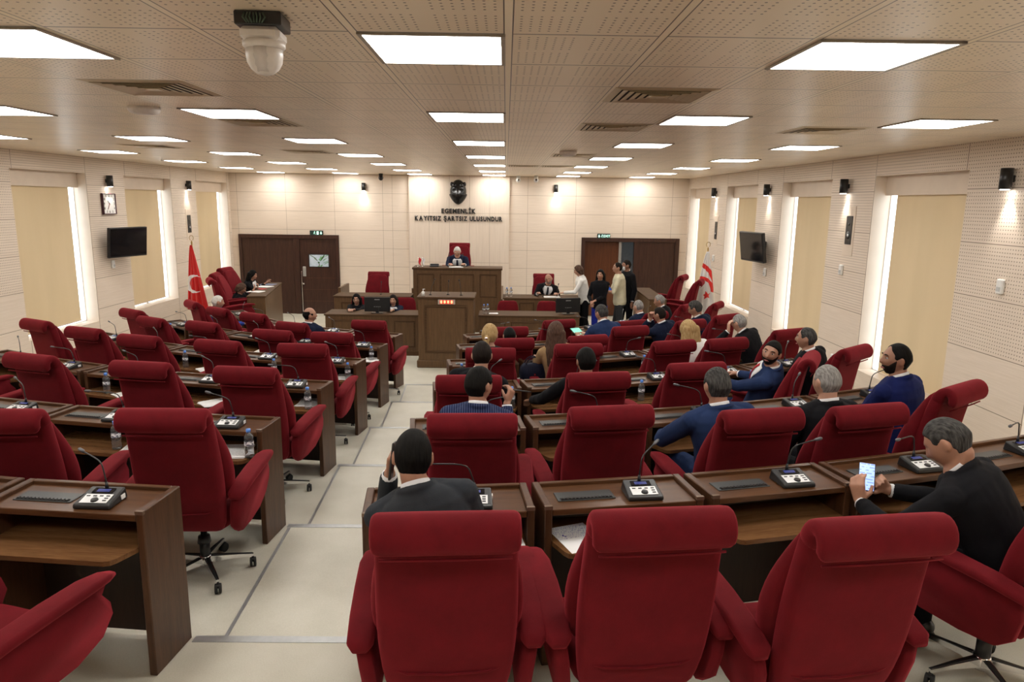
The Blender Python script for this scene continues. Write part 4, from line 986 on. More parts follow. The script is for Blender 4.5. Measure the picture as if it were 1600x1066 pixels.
# ------------------------------------------------------------------ people
SKIN = {}
def skin_mat(kind):
    c = {'light': (.52, .29, .20, 1), 'mid': (.42, .215, .14, 1), 'tan': (.33, .16, .10, 1)}[kind]
    if kind not in SKIN:
        g = NT('skin '+kind); vec, x, y, z = g.coords(); f_ = g.noise(vec, 14, 3)
        g.set(Base_Color=g.ramp(f_, [(.3, tuple(a*.86 for a in c[:3])+(1,)), (.7, c)]), Roughness=.5)
        g.b.inputs['Subsurface Weight'].default_value = .08; g.b.inputs['Subsurface Radius'].default_value = (.02, .008, .005); g.b.inputs['Subsurface Scale'].default_value = .3
        SKIN[kind] = g.m
    return SKIN[kind]
def hair_mat(name, c, c2=None):
    if name in MATS: return MATS[name]
    g = NT(name); vec, x, y, z = g.coords(); f_ = g.noise(g.mapping(vec, (160, 40, 22)), 1, 4)
    g.set(Base_Color=g.ramp(f_, [(.35, c), (.7, c2 or tuple(min(1, a*1.5+.003) for a in c[:3])+(1,))]), Roughness=.6); g.b.inputs['Specular IOR Level'].default_value = .08; g.bump(f_, .004, .5); MATS[name] = g.m; return g.m
HB = hair_mat('black hair', (.0045, .004, .0035, 1)); HD = hair_mat('dark brown hair', (.010, .007, .0055, 1)); HG = hair_mat('grey hair', (.15, .142, .132, 1), (.34, .33, .315, 1)); HW = hair_mat('white hair', (.5, .48, .45, 1), (.7, .68, .65, 1))
HBL = hair_mat('blonde hair', (.30, .19, .08, 1), (.50, .36, .18, 1)); HBR = hair_mat('long brown hair', (.055, .03, .022, 1), (.11, .065, .045, 1)); HSG = hair_mat('salt and pepper hair', (.022, .021, .020, 1), (.085, .082, .078, 1))
def cloth(name, c, pin=False, rough=.8):
    if name in MATS: return MATS[name]
    g = NT(name); vec, x, y, z = g.coords(); f_ = g.noise(g.mapping(vec, (5, 5, 9)), 1, 3); f2 = g.noise(vec, 600, 1)
    col = g.ramp(f_, [(.3, tuple(a*.85 for a in c[:3])+(1,)), (.7, tuple(min(1, a*1.1) for a in c[:3])+(1,))])
    if pin: col = g.mix(g.M('MULTIPLY', g.line(x, .014, 0, .0016), .6), col, (.22, .26, .42, 1))
    g.set(Base_Color=col, Roughness=rough); g.b.inputs['Specular IOR Level'].default_value = .08; g.b.inputs['Sheen Weight'].default_value = .02
    g.bump(g.M('ADD', g.M('MULTIPLY', f_, 6), f2), .0022, .5); MATS[name] = g.m; return g.m
SHIRT = cloth('white shirt cotton', (.78, .78, .80, 1))
def head_frame(yaw, pitch, tilt):
    return Matrix.Rotation(radians(yaw), 4, 'Z') @ Matrix.Rotation(radians(-pitch), 4, 'X') @ Matrix.Rotation(radians(tilt), 4, 'Y')
HDIRS = None
def head_shell(m, M, off, nu=44, nv=32, sc=1.0, mat=0):
    rings = []
    for ring in head_dirs(nu, nv):
        rings.append([M @ ((head_point(d)+d*off(d))*sc) for d in ring])
    m.loft(rings, mat)
def hair_off(style):
    """thickness of hair in direction d"""
    def f(d):
        az = abs(atan2(d.x, d.y)); el = math.asin(max(-1, min(1, d.z)))      # az 0 = front
        # hairline elevation: high at the forehead, down behind the ears
        K_ = ((0, .60), (.6, .56), (1.0, .42), (1.14, .06), (1.34, -.04), (1.5, .16), (1.75, .02), (2.0, -.62), (3.2, -.70)); hl = -.7
        for q0, q1 in zip(K_, K_[1:]):
            if q0[0] <= az <= q1[0]: hl = q0[1]+(q1[1]-q0[1])*(az-q0[0])/(q1[0]-q0[0]); break
        if style == 'receding': hl = hl+(.30 if az < .35 else .30-(az-.35)*.6 if az < .8 else 0)
        t = {'short': .007, 'crop': .004, 'full': .011, 'receding': .006, 'woman': .016, 'bob': .015, 'long': .016}.get(style, .008)
        if style == 'bald':
            hl2 = hl; return .007 if (hl2 < el < (.30 if az < 1.6 else .55) and az > 1.1) else -.012
        if style in ('woman', 'bob', 'long'):
            hl = .55 if az < .5 else .55-(az-.5)*1.2; hl = max(hl, -.75)
        e = (el-hl)/.10
        s = max(0, min(1, e)); top = 1+.15*max(0, d.z)*(style in ('full', 'bob', 'woman'))
        return -.012+(.012+t*top)*s if e > -1 else -.012
    return f
def remesh(m, name, mat, voxel, parent, smooth=3, disp=0.):
    me = m.mesh('tmp', mat); o = bpy.data.objects.new('tmp', me)
    r = o.modifiers.new('r', 'REMESH'); r.mode = 'VOXEL'; r.voxel_size = voxel; r.use_smooth_shade = True
    s = o.modifiers.new('s', 'SMOOTH'); s.factor = .5; s.iterations = smooth
    me2 = baked(o); bpy.data.objects.remove(o); bpy.data.meshes.remove(me)
    me2.materials.clear(); me2.materials.append(mat)
    if disp:
        n_ = len(me2.vertices); cs = [0.]*(3*n_); ns = [0.]*(3*n_); me2.vertices.foreach_get('co', cs); me2.vertices.foreach_get('normal', ns)
        for i in range(0, 3*n_, 3):
            x, y, z = cs[i:i+3]; q = disp*(noise.noise((x*13, y*13, z*9))+.6*noise.noise((x*30, y*30, z*14+5)))
            cs[i] += ns[i]*q; cs[i+1] += ns[i+1]*q; cs[i+2] += ns[i+2]*q
        me2.vertices.foreach_set('co', cs); me2.update()
    for p in me2.polygons: p.use_smooth = True
    me2.name = name; o = bpy.data.objects.new(name, me2); COL.objects.link(o); o.parent = parent; return o
TORSO = ((-.10, .155, .115, 0), (0, .168, .125, 0), (.2, .150, .118, .005), (.4, .150, .115, .008), (.58, .165, .12, .01), (.74, .182, .122, .008), (.86, .178, .108, .0), (.94, .135, .085, -.008), (1.0, .075, .066, -.01), (1.05, .058, .058, -.008))
def person(label, hip, head, yaw, hyaw=0, hpitch=0, htilt=0, suit=None, hair=HD, hstyle='short', skin='mid', voxel=.0075, arms=None, collar=True, tie=None, shirt=None, beard=None, stand=False, legs=None, base=0., female=False, face=False, glasses=False, mask=False, elbow=None, sleeves=True, S=.95, curls=None, hand_curl=.5, ponytail=False, hand_dir=None, cat='person'):
    t = thing('person', label, cat, (hip[0], hip[1], base), yaw)
    R = Matrix.Rotation(radians(-yaw), 3, 'Z'); loc = lambda p: R @ (V(p)-V((hip[0], hip[1], base)))
    P = loc(hip); H = loc(head); U = (H-P).normalized(); L = (H-P).length
    U2 = (U+V((0, 0, .9))).normalized()
    N = H-U2*.120*S-V((0, .012, 0))
    ax = N-P; Lt = ax.length; A = ax.normalized(); X = (V((1, 0, 0))-A*A.x).normalized(); Y = A.cross(X)
    wid = .88 if female else 1.0
    def ring(tt, a, b_, fo, off=0., n=28):
        c = P+ax*tt+Y*fo; bow = -.018*sin(pi*max(0, min(1, tt))); c += Y*bow; out = []
        for k in range(n):
            th = 2*pi*k/n; e = .82; cc, ss = cos(th), sin(th)
            out.append(c+X*((a*wid*S+off)*abs(cc)**e*(1 if cc > 0 else -1))+Y*((b_*S+off)*abs(ss)**e*(1 if ss > 0 else -1)))
        return out
    def torso_pt(tt, th, off):
        for i in range(len(TORSO)-1):
            if TORSO[i][0] <= tt <= TORSO[i+1][0]:
                f_ = (tt-TORSO[i][0])/(TORSO[i+1][0]-TORSO[i][0]); v_ = [TORSO[i][j]*(1-f_)+TORSO[i+1][j]*f_ for j in range(4)]; break
        else: v_ = TORSO[-1]
        c = P+ax*tt+Y*v_[3]-Y*.018*sin(pi*max(0, min(1, tt))); cc, ss = cos(th), sin(th)
        return c+X*((v_[1]*wid*S+off)*abs(cc)**.82*(1 if cc > 0 else -1))+Y*((v_[2]*S+off)*abs(ss)**.82*(1 if ss > 0 else -1))
    sk = MB(); jk = MB(); tr = MB()
    sk.loft([ring(a, b_*.93, c*.9, d) for a, b_, c, d in TORSO])
    if suit: jk.loft([ring(a, b_, c, d, .014) for a, b_, c, d in TORSO[:9]])
    # neck and head
    HM = Matrix.Translation(H) @ head_frame(hyaw, hpitch, htilt).to_4x4()
    nb = P+ax*.97; hb = HM @ V((0, -.022, -.060)); sk.cap(nb, .060*S*wid, hb, .052*S*wid, 14)
    head_shell(sk, HM, lambda d: 0, sc=S)
    for s in (-1, 1):
        rot = (HM.to_3x3() @ Matrix.Rotation(s*.35, 3, 'Z'))
        sk.ell(HM @ V((s*.076*S, -.004, -.004)), (.009, .018, .031), 10, 8, 0, rot)
    # arms (two-bone)
    sh = {}
    arms = arms or {}; elb = elbow or {}
    for s, key in ((-1, 'L'), (1, 'R')):
        SH = P+ax*.845+X*(s*.182*wid*S)+Y*(-.005)
        tgt = arms.get(key)
        if tgt is None: tgt = V((s*.20, .33, P.z+.08)) if not stand else V((s*.24, .05, P.z-.06))
        elif len(tgt) == 4: tgt = loc(tgt[:3])
        else: tgt = V(tgt)
        a1, a2 = .285*S, .255*S; d = tgt-SH; D_ = d.length
        if D_ > (a1+a2)*.985: tgt = SH+d.normalized()*(a1+a2)*.985; d = tgt-SH; D_ = d.length
        e_ = elb.get(key, V((s*.32, -.35, -.8))); e_ = V(e_); u = d.normalized(); pv = (e_-u*e_.dot(u)).normalized()
        ca = (a1*a1+D_*D_-a2*a2)/(2*a1*D_); ca = max(-1, min(1, ca)); E = SH+u*a1*ca+pv*a1*sqrt(max(0, 1-ca*ca))
        f_ = (tgt-E).normalized()
        sk.cap(SH, .050*S, E, .038*S); sk.cap(E, .038*S, tgt, .025*S)
        sk.cap(P+ax*.93+X*(s*.03), .045*S, SH, .046*S)
        if suit:
            jk.cap(P+ax*.945+X*(s*.035), .050*S, SH, .062*S*wid, 12)
            jk.cap(SH+X*(-s*.01), .066*S*wid, SH+(E-SH)*.45, .060*S*wid, 14); jk.cap(SH+(E-SH)*.4, .060*S*wid, E, .052*S*wid, 14)
            if sleeves: jk.cap(E, .052*S*wid, E+(tgt-E)*.86, .040*S, 14)
            else: pass
        sh[key] = (SH, E, tgt, f_)
        # hand
        hd = V((hand_dir or {}).get(key, f_)).normalized(); nrm = V((0, 0, -1)) if abs(hd.z) < .8 else V((0, -1, 0))
        if hand_dir and key+'n' in hand_dir: nrm = V(hand_dir[key+'n'])
        nrm = (nrm-hd*nrm.dot(hd)).normalized(); side = hd.cross(nrm).normalized()*1.0
        th = side if side.x*s < 0 else -side           # thumb points inward
        cu = (curls or {}).get(key, hand_curl)
        for j, (o_, l_) in enumerate(((.028, .070), (.010, .078), (-.009, .073), (-.027, .058))):
            o2 = o_*S; w0 = tgt+hd*.01+th*o2*.55; kn = tgt+hd*.088*S+th*o2
            sk.cap(w0, .0145*S, kn, .0112*S, 8)
            c1, c2 = cu*.9+.04*j, cu*2.0+.06*j
            m1 = kn+(hd*cos(c1)+nrm*sin(c1)+th*(.10-.05*j)*(1-cu*.6))*l_*.52*S; m2 = m1+(hd*cos(c2)+nrm*sin(c2))*l_*.48*S
            sk.cap(kn, .0098*S, m1, .0088*S, 8); sk.cap(m1, .0088*S, m2, .0072*S, 8)
        b0 = tgt+hd*.022*S+th*.018*S; b1 = b0+(hd*.55+th*.75+nrm*.25).normalized()*.042*S; b2 = b1+(hd*.85+th*.25+nrm*.35*(1+cu)).normalized()*.034*S
        sk.cap(b0, .0145*S, b1, .0112*S, 8); sk.cap(b1, .0112*S, b2, .0085*S, 8)
    # legs
    if stand:
        for s in (-1, 1):
            hipj = P+V((s*.085*S, 0, -.02)); kn = V((s*.095, .02+(.05 if s > 0 else -.03), P.z*.53)); an = V((s*.10, -.01+(.06 if s > 0 else -.06), .07))
            sk.cap(hipj, .062, kn, .045); sk.cap(kn, .042, an, .03); sk.cap(an, .03, an+V((0, .12, -.03)), .025)
            tr.cap(hipj, .088*S, kn, .066*S, 14); tr.cap(kn, .064*S, an, .052*S, 14)
    else:
        for s in (-1, 1):
            hipj = P+V((s*.09*S, .02, -.02)); kn = V((s*.115, .40*S, P.z-.02)); an = V((s*.12, .40*S, .08))
            sk.cap(hipj, .062, kn, .045); sk.cap(kn, .042, an, .03); sk.cap(an, .028, an+V((0, .12, -.045)), .024)
            tr.cap(hipj, .082*S, kn, .062*S, 12); tr.cap(kn, .058*S, an, .048*S, 12)
    tr.loft([ring(a, b_, c, d, .012) for a, b_, c, d in ((-.16, .13, .10, 0), (-.08, .158, .118, 0), (0, .165, .12, 0), (.10, .158, .12, 0))])
    remesh(sk, 'body', skin_mat(skin), voxel, t, 2)
    if suit:
        # jacket collar around the neck
        n = 22; pts = []
        for k in range(n+1):
            th = radians(-245+310*k/n); back = -sin(th)
            c = P+ax*(.990+.035*back)+Y*(-.010)
            pts.append(c+X*(.076*S*wid*cos(th))+Y*(.074*S*sin(th)))
        if collar: jk.tube(pts, [.004+.013*S*min(1, 3*min(k, n-k)/n) for k in range(n+1)], 8)
        remesh(jk, 'jacket', suit, voxel*1.15, t, 3, .0035)
    remesh(tr, 'trousers', legs or suit or cloth('dark trousers', (.02, .02, .024, 1)), max(.011, voxel), t, 2, .003)
    shm = MB()
    for s in (-1, 1):
        an = V((s*.12, .40*S, .08)) if not stand else V((s*.10, -.01+(.06 if s > 0 else -.06), .07))
        shm.ell(an+V((0, .06, -.045)), (.048, .135, .036), 14, 8); shm.ell(an+V((0, -.02, -.02)), (.042, .05, .05), 12, 8)
        shoe = shm.build('shoe', plain('black shoe leather', (.012, .011, .01, 1), .3), t); shm = MB()
    if shirt is not False and suit and not female:
        sm = shirt or SHIRT; pts = []; n = 26; m = MB(); lo = []; hi = []
        rings = []
        for k in range(n+1):
            th = radians(-262+344*k/n); back = -sin(th); c = P+ax*(.985+.03*back)+Y*(-.008)
            q0 = c+X*(.068*S*cos(th))+Y*(.066*S*sin(th)); q1 = c+A*(.030+.008*back)*S+X*(.060*S*cos(th))+Y*(.060*S*sin(th))-Y*.004
            rings.append([q0, q1, q1+(q1-c).normalized()*-.004, q0+(q0-c).normalized()*-.004])
        m.loft(rings, 0, True); m.build('shirt_collar', sm, t)
        for s, key in ((-1, 'L'), (1, 'R')):
            if sleeves:
                SH, E, tg, f_ = sh[key]; m = MB(); m.tube([E+(tg-E)*.86, E+(tg-E)*.965], [.035*S, .034*S], 14); m.build('shirt_cuff', sm, t)
    if suit and (tie or (shirt and female)):
        sm = shirt or SHIRT; m = MB(); vs = []; fs = []; Nn = 12
        for j in range(Nn+1):
            tt = .42+.57*j/Nn; hw = radians(3+34*(j/Nn)**1.1)
            for i in range(9): th = pi/2+hw*(1-2*i/8); vs.append(torso_pt(tt, th, .021))
        for j in range(Nn):
            for i in range(8): a = j*9+i; fs.append((a, a+1, a+10, a+9))
        m.add(vs, fs, 0, True); o = m.build('shirt_front', sm, t); o.modifiers.new('s', 'SOLIDIFY').thickness = .003
        if tie:
            m = MB(); vs = []; fs = []
            for j in range(Nn+1):
                tt = .36+.61*j/Nn; w0 = (.034-.016*j/Nn)*S if j < Nn-1 else .020
                c = torso_pt(min(tt, 1.0), pi/2, .030)
                vs += [c-X*w0, c+Y*.004, c+X*w0]
            for j in range(Nn):
                for i in range(2): a = j*3+i; fs.append((a, a+1, a+4, a+3))
            m.add(vs, fs, 0, True); o = m.build('tie', tie, t); o.modifiers.new('s', 'SOLIDIFY').thickness = .003
    # hair
    if hair:
        hm = MB(); head_shell(hm, HM, hair_off(hstyle), 48, 36, S)
        if hstyle in ('long', 'bob', 'woman') or ponytail:
            def hp(x, y, z): return HM @ (V((x, y, z))*S)
            if hstyle == 'long':
                for x0 in (-.062, -.03, 0, .03, .062): hm.cap(hp(x0, -.065, 0), .038, hp(x0*1.25, -.085, -.20), .034); hm.cap(hp(x0*1.25, -.085, -.19), .034, hp(x0*1.1, -.085, -.34), .016)
                for s in (-1, 1): hm.cap(hp(s*.07, -.01, .02), .024, hp(s*.085, -.02, -.15), .026); hm.cap(hp(s*.085, -.02, -.15), .026, hp(s*.085, .0, -.27), .014)
            if hstyle == 'bob':
                for x0 in (-.06, -.03, 0, .03, .06): hm.cap(hp(x0, -.06, .02), .042, hp(x0*1.25, -.075, -.115), .036)
                for s in (-1, 1): hm.cap(hp(s*.068, -.01, .03), .026, hp(s*.085, -.015, -.11), .024)
            if hstyle == 'woman':
                for x0 in (-.05, 0, .05): hm.cap(hp(x0, -.06, .02), .045, hp(x0*1.1, -.07, -.07), .035)
                for s in (-1, 1): hm.cap(hp(s*.068, -.015, .03), .024, hp(s*.078, -.02, -.06), .02)
            if ponytail: hm.cap(hp(-.01, -.10, -.02), .028, hp(-.012, -.125, -.10), .026); hm.cap(hp(-.012, -.125, -.10), .026, hp(.0, -.115, -.19), .012)
        ho = remesh(hm, 'hair', hair, max(.0055, voxel*.8), t, 2 if hstyle != 'long' else 1, .0025)
        if ponytail: m = MB(); m.ell(HM @ (V((-.01, -.128, -.02))*S), (.018, .012, .014)); m.build('hair_clip', CHR, ho)
    if beard:
        def bo(d):
            az = abs(atan2(d.x, d.y)); el = math.asin(d.z); a_ = max(0, min(1, (-.32+max(0, az-.75)*.75-el)/.08)) if az < 1.35 else 0; a_ *= max(0, min(1, (el+1.15)/.1))
            if az < .2 and -.60 < el < -.50: a_ = 0
            return -.006+.0105*a_
        bm = MB(); head_shell(bm, HM, bo, 60, 48, S); bm.build('beard', beard, t)
    if face:
        for s in (-1, 1):
            m = MB(); m.ell(HM @ (V((s*.031, .078, .012))*S), (.0125, .008, .0065), 12, 8, 0, HM.to_3x3()); e_ = m.build('eye', plain('eye white', (.42, .40, .38, 1), .3), t)
            m = MB(); m.ell(HM @ (V((s*.031, .0835, .012))*S), (.0058, .004, .0058), 10, 6, 0, HM.to_3x3()); m.build('iris', BLK, e_)
            m = MB(); m.tube([HM @ (V((s*x, y, z))*S) for x, y, z in ((.014, .092, .031), (.028, .092, .037), (.040, .086, .036), (.05, .077, .029))], [.002, .0042, .004, .0018], 8); m.build('eyebrow', hair or HD, t)
        m = MB(); m.tube([HM @ (V((x, y, z))*S) for x, y, z in ((-.024, .083, -.062), (-.010, .093, -.059), (0, .094, -.061), (.010, .093, -.059), (.024, .083, -.062))], [.002, .0055, .0055, .0055, .002], 8); m.build('lips', plain('lips', (.36, .10, .09, 1), .45), t)
    if glasses:
        m = MB()
        for s in (-1, 1):
            m.tube([HM @ (V((s*.033+.026*cos(a), .094-.004*abs(cos(a)), .010+.018*sin(a)))*S) for a in [2*pi*k/16 for k in range(17)]], .0022, 6)
            m.tube([HM @ (V((s*.058, .090, .014))*S), HM @ (V((s*.082, .0, .012))*S)], .002, 6)
        m.tube([HM @ (V((-.008, .097, .013))*S), HM @ (V((.008, .097, .013))*S)], .002, 6); m.build('glasses', BLK, t)
    if mask:
        def mo(d):
            az = abs(atan2(d.x, d.y)); el = math.asin(d.z); return .008 if (-.95 < el < -.10 and az < 1.0) else -.01
        mm = MB(); head_shell(mm, HM, mo, 48, 36, S); mm.build('face_mask', plain('white mask fabric', (.78, .80, .82, 1), .8), t)
    return t, sh, HM
NAVY = cloth('navy suit wool', (.018, .034, .095, 1)); NAVYD = cloth('dark navy suit wool', (.010, .015, .036, 1)); BLKS = cloth('black suit wool', (.008, .008, .010, 1)); GREY = cloth('charcoal suit wool', (.032, .036, .043, 1)); PIN = cloth('pinstriped blue suit wool', (.016, .024, .07, 1), True)
ROYAL = cloth('royal navy suit wool', (.010, .016, .085, 1)); BEIGE = cloth('beige jacket cloth', (.36, .23, .12, 1)); WHITEJ = cloth('white jacket cloth', (.80, .79, .76, 1)); CREAM = cloth('cream shirt cotton', (.62, .58, .42, 1)); BLUESH = cloth('blue shirt cotton', (.03, .06, .30, 1)); GTR = cloth('grey trousers wool', (.035, .037, .04, 1)); BTR = cloth('royal blue trousers', (.012, .02, .22, 1))
REDT = cloth('red tie silk', (.42, .012, .02, 1), False, .4); DKT = cloth('dark tie silk', (.02, .02, .04, 1), False, .4)
def cz(k): return tz(k)
# right block, nearest row
person('man in charcoal suit phoning with black phone at his left ear, in the nearest row', (-.21, 2.62, 1.34), (-.355, 2.68, 1.925), 4, 6, 8, 4, GREY, HB, 'short', 'mid', .0055, {'L': (-.465, 2.79, 1.815, 1), 'R': (-.06, 3.02, 1.47, 1)}, base=cz(0), elbow={'L': (-.15, .3, -1), 'R': (.1, -.2, -1)}, hand_dir={'L': (.10, -.25, 1), 'Ln': (1, -.2, 0)}, curls={'L': .55})
m = MB(); m.M = Matrix.Translation(V((-.445, 2.745, 1.885))) @ Matrix.Rotation(radians(-12), 4, 'X') @ Matrix.Rotation(radians(6), 4, 'Y'); m.box(-.005, .005, -.036, .036, -.075, .075, 0, .003)
tag(m.build('mobile_phone', BLK), 'black mobile phone held to the ear by the man in charcoal', 'phone')
person('man in black suit at the lower right, bent over a blue-lit phone', (2.26, 2.90, 1.34), (2.015, 3.08, 1.87), 34, 14, 38, 6, BLKS, HSG, 'short', 'mid', .006, {'L': (1.74, 3.26, 1.50, 1), 'R': (1.93, 3.37, 1.52, 1)}, base=cz(0), elbow={'L': (-.7, -.1, -.7), 'R': (.7, -.1, -.7)}, S=1.0, hand_dir={'L': (-.1, .25, 1), 'Ln': (.9, .2, 0), 'R': (-.6, .3, .6), 'Rn': (-.5, -.6, 0)}, curls={'L': .7, 'R': .9})
t = thing('mobile_phone', 'mobile phone with glowing pale blue screen held by the man in black', 'phone', (1.80, 3.34, 1.60)); t.rotation_euler = (radians(42), 0, radians(-25))
m = MB(); m.box(-.037, .037, -.078, .078, -.005, .003, 0, .003); m.build('phone_case', BLK, t)
g = NT('lit phone screen'); vec, x, y, z = g.coords(); rows = g.M('LESS_THAN', g.M('FRACT', g.M('MULTIPLY', y, 60)), .3); st_ = g.M('MULTIPLY', rows, g.M('GREATER_THAN', g.noise(g.mapping(vec, (60, 40, 1)), 1, 1), .48))
c_ = g.mix(st_, (.35, .50, 1, 1), (.12, .2, .6, 1)); g.set(Base_Color=(0, 0, 0, 1), Emission_Color=c_, Emission_Strength=1.0, Roughness=.2)
m = MB(); m.box(-.034, .034, -.074, .074, .003, .0042); m.build('phone_screen', g.m, t)
# second row
pt_, sh_, hm_ = person('man in pinstriped blue suit holding up a pen, in the second row', (-.19, 4.15, 1.21), (-.15, 4.16, 1.835), 2, -38, 2, -3, PIN, HB, 'full', 'mid', .006, {'R': (.02, 4.40, 1.655, 1)}, base=cz(1), elbow={'R': (.1, .3, -1)}, hand_dir={'R': (.35, .25, .9), 'Rn': (-.5, .4, 0)}, curls={'R': .95}, face=True)
m = MB(); m.tube([(.045, 4.44, 1.735), (.175, 4.48, 1.71)], .0045, 8); tag(m.build('pen', BLK), 'black pen in the raised hand of the man in pinstripes', 'pen')
person('man in navy suit seen from behind with thinning dark hair, in the second row', (1.40, 4.33, 1.21), (1.335, 4.34, 1.80), 11, 0, 3, 0, NAVY, HSG, 'short', 'mid', .006, {'L': (1.10, 4.72, 1.36, 1), 'R': (1.56, 4.80, 1.33, 1)}, base=cz(1), S=1.02, elbow={'L': (-.9, -.1, -.6)})
person('grey-haired man in black suit seen from behind, in the second row', (2.08, 4.43, 1.21), (2.06, 4.42, 1.81), 16, 0, 3, 2, BLKS, HG, 'crop', 'light', .0065, None, base=cz(1), S=1.0)
person('bearded man in royal blue suit looking left, in the second row by the right wall', (2.86, 4.94, 1.21), (2.80, 4.97, 1.845), 30, 52, -2, 0, ROYAL, HB, 'receding', 'tan', .006, {'L': (2.55, 5.25, 1.33, 1)}, base=cz(1), S=1.02, beard=HD, face=True)
# third row
person('man in dark suit with cropped black hair, third row at the aisle', (-.28, 5.6, 1.08), (-.18, 5.63, 1.70), 0, 0, 4, 0, BLKS, HD, 'short', 'light', .007, None, base=cz(2), S=1.0)
person('man in dark suit slouching with his left arm out on the desk, third row', (.66, 5.73, 1.04), (.66, 5.66, 1.655), 8, 6, 0, 2, BLKS, HB, 'full', 'mid', .007, {'L': (.24, 6.00, 1.23, 1)}, base=cz(2), elbow={'L': (-.5, -.3, -.5)}, shirt=False)
person('bearded man in navy suit and red tie looking back over his shoulder', (2.33, 6.34, 1.08), (2.34, 6.12, 1.645), 66, 76, -2, -14, NAVY, HB, 'short', 'mid', .0055, {'L': (1.92, 6.48, 1.32, 1), 'R': (2.25, 6.7, 1.32, 1)}, base=cz(2), tie=REDT, beard=HD, face=True, S=.98, elbow={'L': (-.3, -.2, -.9)})
person('man in black suit with receding dark hair, behind the man looking back', (3.05, 6.82, 1.08), (2.92, 6.78, 1.655), 34, 24, 0, 0, BLKS, HSG, 'receding', 'mid', .0075, None, base=cz(2), face=True)
# fourth row
person('blonde woman with tied hair and a hair clip, in the fourth row at the aisle', (-.15, 7.25, .95), (-.15, 7.20, 1.575), 2, -12, 4, 0, BLKS, HBL, 'full', 'light', .0075, None, base=cz(3), female=True, ponytail=True, S=1.0)
person('woman with long brown hair and beige jacket, in the fourth row', (.60, 7.56, .93), (.545, 7.50, 1.555), 9, -5, 4, 2, BEIGE, HBR, 'long', 'light', .0075, {'L': (.36, 7.9, 1.18, 1)}, base=cz(3), female=True, S=1.0)
person('woman with blonde bobbed hair and white top, in the fourth row', (2.25, 7.92, .90), (2.07, 7.93, 1.52), 20, 0, 6, 0, WHITEJ, HBL, 'bob', 'light', .0075, None, base=cz(3), female=True, S=1.0)
person('balding grey-haired man in black suit with his hand at his face', (3.12, 8.52, .95), (2.86, 8.60, 1.50), 27, 14, 10, 0, BLKS, HG, 'receding', 'light', .0075, {'L': (2.735, 8.60, 1.40, 1)}, base=cz(3), hand_dir={'L': (.1, .1, 1), 'Ln': (.8, -.3, 0)}, elbow={'L': (-.5, .2, -.8)}, glasses=True)
# fifth row
person('dark-haired person bent low in the fifth row at the aisle', (.05, 8.50, .80), (.06, 8.38, 1.345), 9, 0, 20, 0, BLKS, HB, 'short', 'mid', .009, None, base=cz(4))
person('grey-haired man in navy suit reading a tablet, in the fifth row', (1.42, 9.36, .83), (1.30, 9.50, 1.465), 20, 14, 14, 0, NAVY, HSG, 'short', 'mid', .008, {'L': (1.02, 9.72, 1.10, 1), 'R': (1.15, 9.82, 1.12, 1)}, base=cz(4), S=1.03)
person('man in dark navy suit with fists at his mouth, in the fifth row', (2.30, 9.87, .83), (2.155, 9.84, 1.40), 31, 16, 8, 0, NAVYD, HD, 'short', 'mid', .008, {'L': (2.035, 9.90, 1.32, 1), 'R': (2.07, 10.0, 1.31, 1)}, base=cz(4), hand_dir={'L': (0, .1, 1), 'R': (0, .1, 1)}, curls={'L': 1.0, 'R': 1.0})
person('grey-haired man with glasses in navy suit bent forward, beside the white flag', (2.97, 10.35, .83), (2.79, 10.37, 1.415), 35, 22, 22, 0, NAVYD, HSG, 'full', 'mid', .008, None, base=cz(4), glasses=True, S=1.03)
# front row
person('white-haired man in navy suit in the front row of the right block', (2.16, 11.30, .70), (2.13, 11.30, 1.30), 42, -10, 8, 0, NAVYD, HG, 'crop', 'light', .009, None, base=cz(5))
person('grey-haired man in black suit looking down left, front row of the right block', (2.82, 12.19, .70), (2.665, 12.22, 1.275), 50, 18, 14, 0, BLKS, HG, 'short', 'mid', .009, None, base=cz(5), face=True)
person('grey-haired man in blue shirt, front row of the left block by the red flag', (-4.70, 11.75, .70), (-4.66, 11.58, 1.255), -60, 0, 8, 0, BLUESH, HW, 'short', 'mid', .009, {'R': (-4.38, 11.9, .85, 1)}, base=cz(5), shirt=BLUESH)
person('bald man with dark hair sides looking right, front row of the left block', (-2.76, 10.10, .70), (-2.76, 10.05, 1.305), -25, -40, 0, 0, NAVYD, HB, 'bald', 'mid', .008, None, base=cz(5), face=True)
# officials
person('white-haired man in navy suit reading papers at the central dais', (-1.06, 16.20, 1.33), (-1.06, 15.86, 1.83), 180, 0, 34, 0, NAVYD, HW, 'crop', 'light', .0085, {'L': (-.88, 15.52, 1.57, 1), 'R': (-1.20, 15.50, 1.57, 1)}, base=.80, tie=DKT, face=True, S=1.0)
person('bald man in black suit and grey tie at the raised desk right of the dais', (.88, 15.86, .70), (.95, 15.62, 1.27), 180, -14, 12, 12, BLKS, None, '', 'mid', .0085, {'L': (1.12, 15.36, .96, 1), 'R': (.70, 15.30, .99, 1)}, base=.15, tie=GREY, face=True, beard=HG, S=1.0)
person('clerk with long black hair and glasses, left at the clerks desk', (-2.98, 14.40, .47), (-2.965, 14.25, .965), 180, 0, 4, 0, BLKS, HB, 'long', 'light', .0085, {'L': (-2.93, 13.80, .82, 1), 'R': (-3.02, 13.80, .82, 1)}, base=0, female=True, face=True, glasses=True, S=.93)
person('clerk with long dark hair and white blouse, right of the monitor', (-2.22, 14.40, .47), (-2.235, 14.25, .955), 180, 0, 4, 0, NAVYD, HD, 'long', 'light', .0085, {'L': (-2.17, 13.80, .82, 1), 'R': (-2.27, 13.80, .82, 1)}, base=0, female=True, face=True, shirt=SHIRT, S=.93)
